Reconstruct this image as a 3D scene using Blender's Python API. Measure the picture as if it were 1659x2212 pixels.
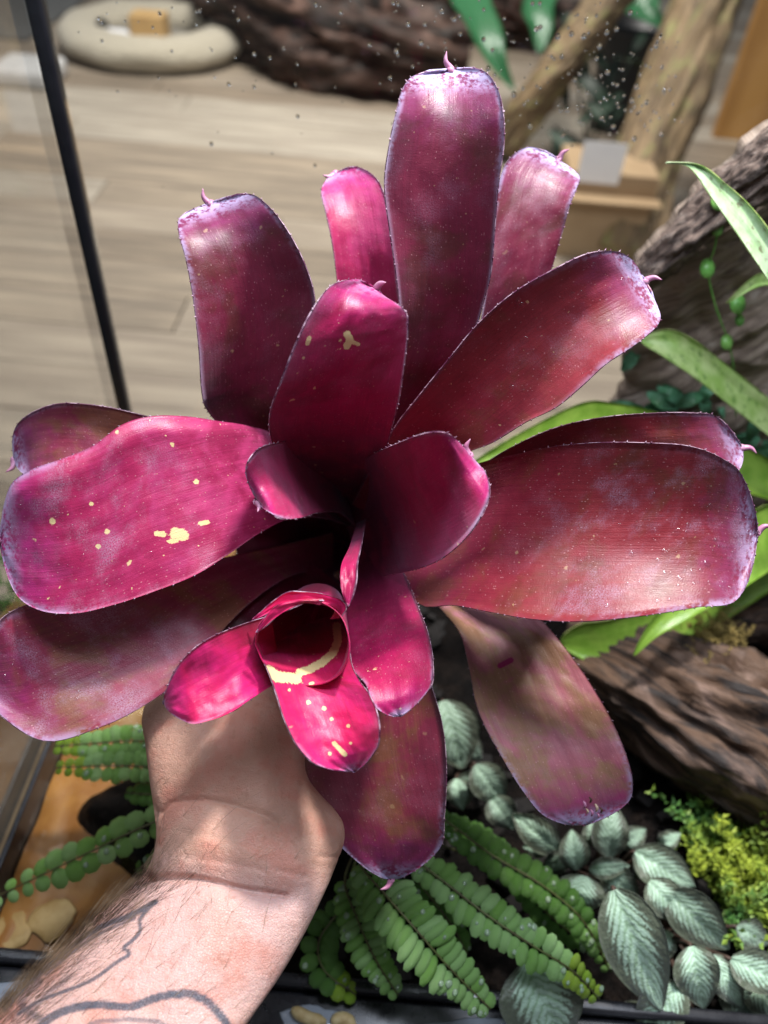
import bpy, bmesh, math, random
import numpy as np
from mathutils import Vector, noise

# ------------------------------------------------------------------ scene, camera, light
S = bpy.context.scene
for o in list(bpy.data.objects): bpy.data.objects.remove(o)
random.seed(7); RNG = np.random.default_rng(11)

W, H, FPX = 1659.0, 2212.0, 1671.0            # pixel frame in which the photograph was measured
PITCH, ROLL, CAMZ = math.radians(45), math.radians(5), 0.5
Fw = np.array([0, math.cos(PITCH), -math.sin(PITCH)])
U0 = np.array([0, math.sin(PITCH), math.cos(PITCH)]); R0 = np.array([1.0, 0, 0])
Rt = R0 * math.cos(ROLL) + U0 * math.sin(ROLL)
Up = U0 * math.cos(ROLL) - R0 * math.sin(ROLL)
CC = np.array([0, 0, CAMZ])

cam_d = bpy.data.cameras.new('camera'); cam = bpy.data.objects.new('camera', cam_d)
S.collection.objects.link(cam); S.camera = cam
from mathutils import Matrix
M = Matrix(((Rt[0], Up[0], -Fw[0], CC[0]), (Rt[1], Up[1], -Fw[1], CC[1]), (Rt[2], Up[2], -Fw[2], CC[2]), (0, 0, 0, 1)))
cam.matrix_world = M
cam_d.sensor_fit = 'VERTICAL'; cam_d.sensor_height = 36; cam_d.lens = 36 * FPX / H
cam_d.clip_start = 0.01; cam_d.clip_end = 60
cam_d.dof.use_dof = True; cam_d.dof.focus_distance = 0.318
cam_d.dof.aperture_fstop = cam_d.lens / 4.5

wd = bpy.data.worlds.new('World'); S.world = wd; wd.use_nodes = True
bg = wd.node_tree.nodes['Background']; bg.inputs[0].default_value = (0.86, 0.91, 1.0, 1); bg.inputs[1].default_value = 0.17
S.view_settings.view_transform = 'Standard'; S.view_settings.look = 'None'
S.view_settings.exposure = 0; S.view_settings.gamma = 1; S.view_settings.use_curve_mapping = False

def area(name, loc, to, size, power, col, sy=None):
    l = bpy.data.lights.new(name, 'AREA'); l.energy = power; l.color = col; l.size = size
    if sy: l.shape = 'RECTANGLE'; l.size_y = sy
    o = bpy.data.objects.new(name, l); S.collection.objects.link(o); o.location = loc
    o.rotation_euler = (Vector(to) - Vector(loc)).to_track_quat('-Z', 'Y').to_euler()
    return o
area('grow_lamp', (0.17, 0.53, 0.95), (0.0, 0.25, 0.2), 0.075, 12.5, (1.0, 0.965, 0.94))
area('strip_lamp', (0.06, 0.26, 0.95), (0.06, 0.27, 0.1), 0.60, 6.2, (0.78, 0.86, 1.0), 0.14)
area('floor_fill_light', (-0.3, 1.9, 2.4), (-0.1, 2.5, -0.35), 1.0, 47.0, (1.0, 0.95, 0.89)).data.spread = math.radians(96)  # unseen fill added to brighten the room floor and the things on it

# ------------------------------------------------------------------ helpers
def ray(x, y): return Fw + Rt * (x - W / 2) / FPX - Up * (y - H / 2) / FPX
def P(x, y, d): return CC + d * ray(x, y)
def G(x, y, z): v = ray(x, y); return CC + v * (z - CAMZ) / v[2]
def YP(x, y, yy): v = ray(x, y); return CC + v * yy / v[1]
def proj(p):
    q = np.asarray(p) - CC; d = q @ Fw
    return W / 2 + FPX * (q @ Rt) / d, H / 2 - FPX * (q @ Up) / d, d

def link(o, parent=None):
    S.collection.objects.link(o)
    if parent is not None: o.parent = parent
    return o
def tag(o, label=None, cat=None, group=None, kind=None):
    if label: o['label'] = label
    if cat: o['category'] = cat
    if group: o['group'] = group
    if kind: o['kind'] = kind
    return o
def empty(name, label, cat, group=None, loc=(0, 0, 0)):
    o = bpy.data.objects.new(name, None); o.location = loc; o.empty_display_size = 0.02
    link(o); return tag(o, label, cat, group)
def mesh(name, V, Fc, mats=(), parent=None, smooth=True, uv=None, col=None, mi=None):
    me = bpy.data.meshes.new(name)
    V = np.asarray(V, float)
    if parent is not None and parent.type == 'EMPTY': V = V - np.array(parent.location)
    me.from_pydata(V.tolist(), [], [tuple(map(int, f)) for f in Fc])
    for m in (mats if isinstance(mats, (list, tuple)) else [mats]): me.materials.append(m)
    if smooth: me.polygons.foreach_set('use_smooth', [True] * len(me.polygons))
    if mi is not None: me.polygons.foreach_set('material_index', list(map(int, mi)))
    if uv is not None:
        L = me.uv_layers.new(name='UVMap'); idx = np.zeros(len(me.loops), int); me.loops.foreach_get('vertex_index', idx)
        L.data.foreach_set('uv', np.asarray(uv, float)[idx].ravel())
    if col is not None:
        for nm, arr in col.items():
            a = me.color_attributes.new(nm, 'FLOAT_COLOR', 'POINT')
            c = np.ones((len(V), 4)); arr = np.asarray(arr, float); c[:, :arr.shape[1]] = arr
            a.data.foreach_set('color', c.ravel())
    me.update()
    return link(bpy.data.objects.new(name, me), parent)
def grid_faces(nv, nu, close=False, off=0, flip=False):
    f = []
    for j in range(nv - 1):
        for i in range(nu if close else nu - 1):
            a = j * nu + i; b = j * nu + (i + 1) % nu; q = [a, b, b + nu, a + nu]
            f.append([k + off for k in (q[::-1] if flip else q)])
    return f
def catmull(pts, ts, k0=None, k1=None, ends=(None, None)):
    """pts (n,d) at params ks; returns samples; phantom ends optional"""
    pts = np.asarray(pts, float); n = len(pts); ks = k0
    a = ends[0] if ends[0] is not None else 2 * pts[0] - pts[1]
    b = ends[1] if ends[1] is not None else 2 * pts[-1] - pts[-2]
    X = np.vstack([a, pts, b]); out = []
    for t in ts:
        i = min(max(np.searchsorted(ks, t, side='right') - 1, 0), n - 2)
        u = (t - ks[i]) / max(ks[i + 1] - ks[i], 1e-9)
        p0, p1, p2, p3 = X[i], X[i + 1], X[i + 2], X[i + 3]
        out.append(0.5 * (2 * p1 + (p2 - p0) * u + (2 * p0 - 5 * p1 + 4 * p2 - p3) * u * u + (3 * p1 - p0 - 3 * p2 + p3) * u ** 3))
    return np.array(out)
def spline(pts, n):
    pts = np.asarray(pts, float)
    k = np.concatenate([[0], np.cumsum(np.linalg.norm(np.diff(pts, axis=0), axis=1))]); k /= k[-1]
    return catmull(pts, np.linspace(0, 1, n), k)
def nz(x, y, z, o=3):
    return noise.fractal(Vector((x, y, z)), 0.9, 2.1, o)
def loft_tube(axis, rad, nu=16, flat=1.0, upv=(0, 0, 1), caps=True):
    """closed tube; rad (n,) or (n,2)"""
    axis = np.asarray(axis, float); n = len(axis); T = np.gradient(axis, axis=0)
    T /= np.linalg.norm(T, axis=1)[:, None] + 1e-12; V = []
    u = np.asarray(upv, float)
    for j in range(n):
        a = np.cross(T[j], u)
        if np.linalg.norm(a) < 1e-4: a = np.cross(T[j], [1, 0, 0])
        a /= np.linalg.norm(a); b = np.cross(a, T[j])
        r = np.atleast_1d(rad[j]); ra, rb = (r[0], r[0] * flat) if len(r) == 1 else r
        for i in range(nu):
            th = 2 * math.pi * i / nu
            V.append(axis[j] + a * math.cos(th) * ra + b * math.sin(th) * rb)
    Fc = grid_faces(n, nu, True)
    if caps:
        Fc.append(list(range(nu))[::-1]); Fc.append([(n - 1) * nu + i for i in range(nu)])
    return np.array(V), Fc

# ------------------------------------------------------------------ node helper
class N:
    def __init__(s, name):
        s.m = bpy.data.materials.new(name); s.m.use_nodes = True; s.t = s.m.node_tree
        s.t.nodes.clear(); s.out = s.t.nodes.new('ShaderNodeOutputMaterial')
    def n(s, ty, props=None, **inp):
        k = s.t.nodes.new(ty)
        for a, b in (props or {}).items(): setattr(k, a, b)
        for a, b in inp.items(): s.set(k, a, b)
        return k
    def set(s, k, a, b):
        i = k.inputs[int(a[1:])] if a[0] == '_' and a[1:].isdigit() else k.inputs[a.replace('__', ' ')]
        if hasattr(b, 'is_output') or isinstance(b, bpy.types.NodeSocket): s.t.links.new(b, i)
        else:
            if isinstance(b, (tuple, list)) and len(b) == 3 and i.type == 'RGBA': b = (*b, 1)
            i.default_value = b
    def math(s, op, a, b=0.0, c=0.0, clamp=False):
        k = s.n('ShaderNodeMath', {'operation': op, 'use_clamp': clamp}, _0=a, _1=b)
        if op in ('MULTIPLY_ADD',): s.set(k, '_2', c)
        return k.outputs[0]
    def step(s, x, lo, hi):
        return s.n('ShaderNodeMapRange', {'interpolation_type': 'SMOOTHSTEP'}, Value=x, From__Min=lo, From__Max=hi).outputs[0]
    def mix(s, f, a, b, mode='MIX'):
        k = s.n('ShaderNodeMix', {'data_type': 'RGBA', 'blend_type': mode}); s.set(k, '_0', f); s.set(k, '_6', a); s.set(k, '_7', b)
        return k.outputs[2]
    def noise(s, vec, scale, detail=3, rough=0.55, dist=0.0):
        return s.n('ShaderNodeTexNoise', None, Vector=vec, Scale=scale, Detail=detail, Roughness=rough, Distortion=dist).outputs[0]
    def map(s, vec, loc=(0, 0, 0), sc=(1, 1, 1), rot=(0, 0, 0)):
        return s.n('ShaderNodeMapping', None, Vector=vec, Location=loc, Scale=sc, Rotation=rot).outputs[0]
    def bsdf(s, **inp):
        k = s.n('ShaderNodeBsdfPrincipled', None, **inp); s.t.links.new(k.outputs[0], s.out.inputs[0]); return k
    def bump(s, h, strength=0.5, dist=0.001, norm=None):
        k = s.n('ShaderNodeBump', None, Height=h, Strength=strength, Distance=dist)
        if norm is not None: s.set(k, 'Normal', norm)
        return k.outputs[0]
    def obj(s): return s.n('ShaderNodeTexCoord').outputs['Object']
    def uv(s): return s.n('ShaderNodeTexCoord').outputs['UV']
    def gen(s): return s.n('ShaderNodeTexCoord').outputs['Generated']

def simple(name, col, col2=None, rough=0.6, scale=30, bump=0.3, bscale=None, bdist=0.002, spec=0.5, metal=0.0, stretch=(1, 1, 1), coords='obj', lo=.35, hi=.65):
    g = N(name); c = g.map(getattr(g, coords)(), sc=stretch)
    n1 = g.noise(c, scale, 5, 0.6)
    k = g.mix(g.step(n1, lo, hi), col, col2 or tuple(x * 0.6 for x in col))
    n2 = g.noise(c, bscale or scale * 4, 4)
    r = g.math('MULTIPLY_ADD', n2, 0.25, rough - 0.12)
    g.bsdf(Base__Color=k, Roughness=r, Metallic=metal, Specular__IOR__Level=spec, Normal=g.bump(n2, bump, bdist))
    return g.m

# ------------------------------------------------------------------ materials
def leaf_mat(name, c_base, c_mid, c_patch, c_tip, scurf=0.8, spots=1.0, speck=0.6, seed=0, patch=(0.45, 0.65), rough=0.41, spotcol=(0.78, 0.62, 0.30), trans=0.16, bloom=0.14):
    g = N(name); uv = g.map(g.uv(), loc=(seed * 3.7, seed * 1.9, 0))
    at = g.n('ShaderNodeAttribute', {'attribute_name': 'leafdat'}).outputs['Color']
    sp = g.n('ShaderNodeSeparateColor', None, Color=at); e, t, mk = sp.outputs[0], sp.outputs[1], sp.outputs[2]
    big = g.noise(uv, 4.0, 4, 0.6, 0.4); mid = g.noise(uv, 14, 4, 0.6)
    stri = g.noise(g.map(uv, sc=(70, 2.2, 1)), 1.0, 4, 0.65)
    stri2 = g.noise(g.map(uv, sc=(230, 5, 1)), 1.0, 2, 0.6)
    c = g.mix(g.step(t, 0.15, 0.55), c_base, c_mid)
    pm = g.step(g.math('ADD', big, g.math('MULTIPLY', g.math('SUBTRACT', stri, 0.5), 0.18)), patch[0], patch[1])
    c = g.mix(pm, c, c_patch)
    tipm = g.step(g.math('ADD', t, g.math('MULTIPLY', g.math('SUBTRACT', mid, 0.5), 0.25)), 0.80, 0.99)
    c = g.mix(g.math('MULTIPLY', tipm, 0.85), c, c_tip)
    v = g.math('MULTIPLY_ADD', stri, 0.5, 0.75); v = g.math('MULTIPLY', v, g.math('MULTIPLY_ADD', stri2, 0.35, 0.83))
    v = g.math('MULTIPLY', v, g.math('MULTIPLY_ADD', mid, 0.5, 0.75))
    c = g.mix(1.0, c, g.n('ShaderNodeCombineColor', None, Red=v, Green=v, Blue=v).outputs[0], 'MULTIPLY')
    # fine pale trichome dots in rows
    vo = g.n('ShaderNodeTexVoronoi', None, Vector=g.map(uv, sc=(1.0, 0.7, 1)), Scale=95.0)
    rs = g.n('ShaderNodeSeparateColor', None, Color=vo.outputs['Color']).outputs[0]
    dots = g.math('MULTIPLY', g.step(vo.outputs['Distance'], 0.30, 0.10), g.step(rs, 0.55, 1.0))
    c = g.mix(g.math('MULTIPLY', dots, speck * 0.55), c, (0.80, 0.42, 0.44))
    # larger cream blotches
    wv = g.n('ShaderNodeVectorMath', {'operation': 'ADD'}, _0=uv, _1=g.n('ShaderNodeVectorMath', {'operation': 'SCALE'}, _0=g.n('ShaderNodeTexNoise', None, Vector=uv, Scale=30.0).outputs[1], Scale=0.035).outputs[0]).outputs[0]
    for scl, thr, sz in ((17.0, 0.80, 0.9), (36.0, 0.84, 1.1)):
        v2 = g.n('ShaderNodeTexVoronoi', None, Vector=wv, Scale=scl)
        r2 = g.n('ShaderNodeSeparateColor', None, Color=v2.outputs['Color']).outputs[1]
        lim = g.math('MULTIPLY', g.math('SUBTRACT', r2, thr), sz)
        sm = g.step(g.math('SUBTRACT', lim, v2.outputs['Distance']), -0.02, 0.05)
        c = g.mix(g.math('MULTIPLY', sm, 0.8 * spots, clamp=True), c, spotcol)
    mkn = g.math('MULTIPLY', g.math('SUBTRACT', g.noise(g.map(uv, sc=(1, .35, 1)), 130, 3, .7), .5), 1.1)
    c = g.mix(g.math('MULTIPLY', g.step(g.math('ADD', mk, mkn), 0.42, 0.62), g.step(mk, .05, .2)), c, spotcol)
    c = g.mix(g.step(g.math('MULTIPLY', mk, -1.0), 0.35, 0.8), c, (0.30, 0.006, 0.10))
    # scurfy wax plus painted lilac lamp sheen, on the tip and along the margin
    em = g.math('MULTIPLY', g.step(e, 0.86, 1.0), g.step(t, 0.60, 0.97))
    sc = g.math('MAXIMUM', g.math('MULTIPLY', em, 0.8), g.step(t, 0.925, 0.99))
    sn = g.step(g.math('ADD', g.math('MULTIPLY', mid, 0.6), g.math('MULTIPLY', g.noise(uv, 60, 3), 0.45)), 0.43, 0.58)
    sc = g.math('MULTIPLY', g.math('MULTIPLY', sc, sn), scurf, clamp=True)
    c = g.mix(sc, c, (0.48, 0.43, 0.66))
    gr = g.noise(uv, 170, 3, .7); bl = g.math('MULTIPLY', g.step(g.noise(g.map(uv, loc=(7, 3, 0)), 5.5, 4, .6), .46, .70), g.step(gr, .36, .60)); bl = g.math('MULTIPLY', bl, g.step(t, .30, .60))
    c = g.mix(g.math('MULTIPLY', bl, bloom), c, (0.46, 0.31, 0.44))
    fine = g.noise(uv, 190, 2)
    h = g.math('ADD', g.math('MULTIPLY', stri, 0.8), g.math('ADD', g.math('MULTIPLY', fine, 0.5), g.math('ADD', g.math('MULTIPLY', dots, 0.25), g.math('MULTIPLY', mid, 1.2))))
    nrm = g.bump(h, 0.34, 0.0006)
    rg = g.math('MULTIPLY_ADD', mid, 0.30, rough - 0.15); rg = g.math('MULTIPLY_ADD', sc, 0.2, rg)
    b = g.n('ShaderNodeBsdfPrincipled', None, Base__Color=c, Roughness=rg, Specular__IOR__Level=0.45, Normal=nrm,
            Sheen__Weight=0.22, Sheen__Roughness=0.45, Sheen__Tint=(0.75, 0.70, 1.0))
    tr = g.n('ShaderNodeBsdfTranslucent', None, Color=c, Normal=nrm)
    mx = g.n('ShaderNodeMixShader', None, _0=trans, _1=b.outputs[0], _2=tr.outputs[0])
    g.t.links.new(mx.outputs[0], g.out.inputs[0]); return g.m

def margin_mat(name, a, b):
    g = N(name); n1 = g.noise(g.obj(), 260, 3)
    g.bsdf(Base__Color=g.mix(g.step(n1, .40, .62), a, b), Roughness=0.5); return g.m
MARG = margin_mat('leaf_margin', (0.10, 0.018, 0.06), (0.42, 0.28, 0.36))
MARG_G = margin_mat('green_margin', (0.16, 0.28, 0.04), (0.40, 0.45, 0.15))
TORN1 = simple('torn_brown', (0.10, 0.035, 0.012), (0.05, 0.02, 0.01), .6, 300); TORN2 = simple('torn_cream', (0.55, 0.42, 0.30), (0.40, 0.25, 0.14), .6, 300)
g = N('spine'); g.bsdf(Base__Color=g.mix(g.noise(g.obj(), 300, 2), (0.30, 0.05, 0.16), (0.62, 0.34, 0.46)), Roughness=0.4); SPINE = g.m
for nm_, ior_, ro_ in (('pane_drop', 1.5, .05), ('water_drop', 1.22, .13)):
    g = N(nm_); fr = g.math('MULTIPLY', g.math('POWER', g.n('ShaderNodeLayerWeight', None, Blend=0.5).outputs['Facing'], 3.0), .35)
    gl = g.n('ShaderNodeBsdfGlossy', None, Roughness=ro_); tp = g.n('ShaderNodeBsdfTransparent', None, Color=(0.98, 0.97, 0.98))
    mx = g.n('ShaderNodeMixShader', None, _0=g.math('ADD', fr, .03), _1=tp.outputs[0], _2=gl.outputs[0]); g.t.links.new(mx.outputs[0], g.out.inputs[0])
DROP = g.m
g = N('pane_bead'); g.bsdf(Base__Color=(1, 1, 1), Roughness=0.03, IOR=1.33, Transmission__Weight=1.0); PDROP = g.m
g = N('fern_bead'); g.bsdf(Base__Color=(0.55, 0.72, 0.5), Roughness=0.10, IOR=1.4, Transmission__Weight=.6); FDROP = g.m

# ------------------------------------------------------------------ leaf builder
LEAFCOUNT = [0]
def leaf(parent, A, B, tip, depth, cup=0.35, tilt=0.0, mat=None, marg=None, th=0.0013, teeth=True, spine=None, drops=0, nv=72, nu=25,
         wave=0.0012, name='leaf', label=None, roll=0.0, spine_len=0.006, tipcurl=0.0, rollA=0.0, rollB=0.0, ridge=0.0, marks=()):
    """a strap leaf lofted between its two margins (pixel tracks A and B from base to tip); depth in metres along the leaf"""
    LEAFCOUNT[0] += 1; seed = LEAFCOUNT[0]
    if marks: nv, nu = 170, 65
    A = np.array(A, float); B = np.array(B, float); tip = np.array(tip, float)
    mid = np.vstack([(A + B) / 2, tip]); seg = np.linalg.norm(np.diff(mid, axis=0), axis=1)
    seg = np.maximum(seg, 8); k = np.concatenate([[0], np.cumsum(seg)]); k /= k[-1]
    s = np.linspace(0, 1, nv); ts = 1 - (1 - s) ** 1.6; ts[-1] = 1 - 0.002
    a = catmull(np.vstack([A, tip]), ts, k, ends=(None, B[-1])); b = catmull(np.vstack([B, tip]), ts, k, ends=(None, A[-1]))
    dk = np.linspace(0, 1, len(depth)); dc = catmull(np.array(depth, float)[:, None], ts, dk)[:, 0]
    wpx = np.linalg.norm(a - b, axis=1); hw = wpx * dc / FPX / 2
    us = np.linspace(0, 1, nu); us = 0.5 - 0.5 * np.cos(math.pi * us) * (0.35 + 0.65 * 1) if False else us
    V = np.zeros((nv, nu, 3)); E = np.zeros((nv, nu)); MK = np.zeros((nv, nu)); SS = 2 * us - 1
    QX = a[:, None] * (1 - us)[None, :, None] + b[:, None] * us[None, :, None]
    for poly, mw, val in marks:
        pl_ = np.array(poly, float); dm = np.full((nv, nu), 1e9)
        if len(pl_) == 1: pl_ = np.vstack([pl_, pl_ + .5])
        for pa, pb in zip(pl_[:-1], pl_[1:]):
            vv = pb - pa; tt = np.clip(((QX - pa) @ vv) / (vv @ vv), 0, 1); dm = np.minimum(dm, np.linalg.norm(QX - pa - tt[:, :, None] * vv, axis=2))
        mk = np.clip(1.5 - dm / mw, 0, 1.5); MK = np.where(np.abs(mk) > np.abs(MK), mk * val, MK)
    hwm = hw.max()
    for j in range(nv):
        fade = math.sin(math.pi * min(1, ts[j] * 1.0)) ** 0.5 if ts[j] < 1 else 0
        for i in range(nu):
            q = a[j] * (1 - us[i]) + b[j] * us[i]; x = SS[i]
            d = dc[j] - cup * hw[j] * (abs(x) ** 2.0) + tilt * hw[j] * x
            d += wave * nz(seed * 9.1 + x * 0.9, ts[j] * 3.1, seed * 2.3, 2) * 2.0 * (0.4 + 0.6 * abs(x))
            d += wave * 0.5 * nz(seed * 5.1 + x * 2.5, ts[j] * 9.0, 3.3, 2)
            if x < 0: d += rollA * hwm * max(0, (-x - 0.72) / 0.28) ** 2
            else: d += rollB * hwm * max(0, (x - 0.72) / 0.28) ** 2
            d += ridge * hw[j] * math.exp(-(x / 0.10) ** 2)
            d += tipcurl * 0.6 * max(0, (ts[j] - 0.88) / 0.12) ** 2
            V[j, i] = P(q[0], q[1], d)
            E[j, i] = abs(x)
    du = np.gradient(V, axis=1); dv = np.gradient(V, axis=0); nn = np.cross(du, dv)
    nn /= np.linalg.norm(nn, axis=2)[:, :, None] + 1e-12
    view = V - CC
    flip = np.sign((nn * view).sum(2)); flip = -1 if flip.mean() > 0 else 1
    nn *= flip                                                   # towards the viewer's side of the blade
    thk = th * (1 - 0.62 * E ** 4) * np.clip(hw[:, None] / (hwm * 0.5), 0.4, 1)
    Bk = V - nn * thk[:, :, None]
    arc = np.concatenate([[0], np.cumsum(np.linalg.norm(np.diff(V[:, nu // 2], axis=0), axis=1))])
    uv = np.stack([np.broadcast_to(SS[None, :] * hw[:, None], (nv, nu)), np.broadcast_to(arc[:, None], (nv, nu))], 2) / 0.1
    ld = np.stack([E, np.broadcast_to(ts[:, None], (nv, nu)), MK], 2)
    n0 = nv * nu
    Fc = grid_faces(nv, nu, flip=(flip < 0)) + grid_faces(nv, nu, off=n0, flip=(flip > 0)); mi = [0] * len(Fc)
    rim = [j * nu for j in range(nv)] + [(nv - 1) * nu + i for i in range(1, nu)] + [j * nu + nu - 1 for j in range(nv - 2, -1, -1)]
    for p, q in zip(rim[:-1], rim[1:]):
        f = [p, q, q + n0, p + n0]; Fc.append(f if flip < 0 else f[::-1]); mi.append(1)
    VV = np.vstack([V.reshape(-1, 3), Bk.reshape(-1, 3)]); UV = np.vstack([uv.reshape(-1, 2)] * 2); LD = np.vstack([ld.reshape(-1, 3)] * 2)
    VV = list(VV); UV = list(UV); LD = list(LD)
    if teeth:
        rnd = random.Random(seed)
        for side, i0, i1 in ((0, 0, 1), (1, nu - 1, nu - 2)):
            edge = V[:, i0]; L = np.concatenate([[0], np.cumsum(np.linalg.norm(np.diff(edge, axis=0), axis=1))])
            q = 0.02
            while q < L[-1]:
                j = min(int(np.searchsorted(L, q)), nv - 2); j = max(j, 1)
                if ts[j] > 0.3:
                    p = edge[j]; fw = edge[j + 1] - edge[j - 1]; fw /= np.linalg.norm(fw) + 1e-9
                    ow = V[j, i0] - V[j, i1]; ow -= fw * (ow @ fw); ow /= np.linalg.norm(ow) + 1e-9
                    hgt = rnd.uniform(0.0004, 0.0011); bw = hgt * 0.55
                    b0 = len(VV); nb = nn[j, i0]
                    for w in (p - fw * bw - ow * 2e-4, p + fw * bw - ow * 2e-4, p - nb * 0.0007 - ow * 2e-4, p + ow * hgt + fw * hgt * 0.5):
                        VV.append(w); UV.append([0, 0]); LD.append([1, ts[j], 0])
                    for f in ((0, 1, 3), (1, 2, 3), (2, 0, 3), (0, 2, 1)): Fc.append([b0 + x for x in f]); mi.append(1)
                q += rnd.uniform(0.0030, 0.0065)
    o = mesh(name, np.array(VV), Fc, [mat, marg or MARG], parent, True, np.array(UV), {'leafdat': np.array(LD)}, mi)
    if label: o['label'] = label
    off = np.zeros(3) if (parent is None or parent.type != 'EMPTY') else np.array(parent.location)
    if spine is not None:
        p0 = V[-1, nu // 2]; d0 = float(proj(p0)[2])
        base = p0 * 0.97 + V[-6, nu // 2] * 0.03
        e3 = P(spine[0], spine[1], d0 - 0.002); dl_ = e3 - base; e3 = base + dl_ / (np.linalg.norm(dl_) + 1e-9) * max(np.linalg.norm(dl_), .0068)
        m3 = (base + e3) / 2 + np.cross(e3 - base, Fw) * 0.22
        ax = spline([V[-5, nu // 2], base, m3, e3], 12); r = np.interp(np.linspace(0, 1, 12), [0, .3, .7, 1], [.0018, .0015, .0009, .0001])
        v, f = loft_tube(ax, r, 8); mesh('tip_spine', v - off, f, SPINE, o)
    if drops:
        dv_, df_ = [], []; rnd = random.Random(seed * 31)
        for _ in range(drops):
            j = int(nv * rnd.uniform(0.35, 0.93)); i = rnd.randint(2, nu - 3)
            if rnd.random() < 0.55: j = int(nv * rnd.uniform(0.6, 0.9))
            p = V[j, i]; n_ = nn[j, i]; t1 = dv[j, i] / (np.linalg.norm(dv[j, i]) + 1e-9); t2 = np.cross(n_, t1)
            p = p + t2 * rnd.uniform(-.002, .002) * 0
            r = 0.0003 + 0.0012 * rnd.random() ** 3.0; asp = rnd.uniform(0.8, 1.7); an = rnd.uniform(0, 3.14); e1 = t1 * math.cos(an) + t2 * math.sin(an); e2 = np.cross(n_, e1)
            b0 = len(dv_)
            for q, (rr, hh) in enumerate(((1.0, -0.12), (0.93, 0.14), (0.62, 0.30))):
                for m in range(9):
                    w = 2 * math.pi * m / 9; dv_.append(p + (e1 * math.cos(w) * asp + e2 * math.sin(w)) * r * rr + n_ * r * hh)
            dv_.append(p + n_ * r * 0.36); df_ += grid_faces(3, 9, True, b0)
            for m in range(9): df_.append([b0 + 18 + m, b0 + 18 + (m + 1) % 9, b0 + 27])
        d = mesh('water_drops', np.array(dv_) - off, df_, DROP, o); tag(d, kind='stuff')
    o['nrm'] = 0
    return o, V

# ------------------------------------------------------------------ setting: room floor
WOOD = []
for i, (a, b) in enumerate((((0.35, 0.285, 0.215), (0.20, 0.165, 0.13)), ((0.38, 0.32, 0.25), (0.24, 0.195, 0.155)), ((0.30, 0.24, 0.18), (0.17, 0.14, 0.11)), ((0.45, 0.40, 0.33), (0.28, 0.24, 0.195)))):
    WOOD.append(simple('floor_wood_%d' % i, a, b, 0.5, 5, 0.25, 30, 0.002, stretch=(0.6, 9, 3)))
FZ = -0.35
fl = mesh('floor', [(-5, -1.5, FZ - .02), (5, -1.5, FZ - .02), (5, 7, FZ - .02), (-5, 7, FZ - .02)], [(0, 1, 2, 3)], simple('floor_gap', (0.05, 0.04, 0.03)), smooth=False)
tag(fl, kind='structure')
def box_data(x0, y0, z0, x1, y1, z1, bev=0.0):
    if bev <= 0:
        V = [(x0, y0, z0), (x1, y0, z0), (x1, y1, z0), (x0, y1, z0), (x0, y0, z1), (x1, y0, z1), (x1, y1, z1), (x0, y1, z1)]
        return V, [(3, 2, 1, 0), (4, 5, 6, 7), (0, 1, 5, 4), (1, 2, 6, 5), (2, 3, 7, 6), (3, 0, 4, 7)]
    bm = bmesh.new(); bmesh.ops.create_cube(bm, size=1)
    for v in bm.verts: v.co = Vector(((x0 + x1) / 2 + v.co.x * (x1 - x0), (y0 + y1) / 2 + v.co.y * (y1 - y0), (z0 + z1) / 2 + v.co.z * (z1 - z0)))
    bmesh.ops.bevel(bm, geom=bm.edges[:], offset=bev, segments=3, affect='EDGES', profile=0.6)
    bm.verts.ensure_lookup_table(); V = [tuple(v.co) for v in bm.verts]; F = [[v.index for v in f.verts] for f in bm.faces]; bm.free()
    return V, F
def box(name, x0, y0, z0, x1, y1, z1, mat, parent=None, bev=0.0, smooth=False):
    V, F = box_data(x0, y0, z0, x1, y1, z1, bev); return mesh(name, V, F, mat, parent, smooth)
pw, pl = 0.135, 1.25
plank_me = {}
for r in range(36):
    y = 0.62 + r * pw; off = random.uniform(0, pl)
    for c in range(-3, 4):
        x = c * pl + off - pl / 2
        px_, py_, _d = proj((x + pl / 2, y, FZ))
        if not (-900 < px_ < 2500): continue
        k = random.randrange(4)
        if k not in plank_me:
            o = box('plank', 0.0015, 0.0015, -0.018, pl - 0.0015, pw - 0.0015, 0, WOOD[k], fl, 0.0025); plank_me[k] = o.data
        else:
            o = bpy.data.objects.new('plank', plank_me[k]); link(o, fl)
        o.location = (x, y, FZ + random.uniform(-.0006, .0006))

# ------------------------------------------------------------------ terrarium
BLACK = simple('black_plastic', (0.012, 0.012, 0.015), (0.02, 0.02, 0.024), 0.28, 40, 0.1, 120, 0.0004)
SIL = simple('black_silicone', (0.010, 0.011, 0.016), (0.016, 0.017, 0.022), 0.35, 40, 0.2)
g = N('pane_glass'); fr = g.n('ShaderNodeFresnel', None, IOR=1.45).outputs[0]
gl = g.n('ShaderNodeBsdfGlossy', None, Color=(1, 1, 1), Roughness=0.02); tp = g.n('ShaderNodeBsdfTransparent', None, Color=(0.975, 0.985, 0.98))
mx = g.n('ShaderNodeMixShader', None, _0=g.math('MULTIPLY', fr, 0.30), _1=tp.outputs[0], _2=gl.outputs[0]); g.t.links.new(mx.outputs[0], g.out.inputs[0]); GLASS = g.m
XL, YB, YF, XR, ZT = -0.2165, 0.486, 0.110, 0.66, 0.72
ter = empty('terrarium', 'large glass terrarium with black front rail and black silicone corner seam', 'terrarium', loc=(0.2, 0.3, -0.06))
box('base_tray', XL - .004, YF - .004, -.0595, XR + .004, YB + .006, -.045, BLACK, ter)
box('front_rail', XL - .004, YF, -.044, XR + .004, YF + .0065, .030, BLACK, ter, 0.002, True)
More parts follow.
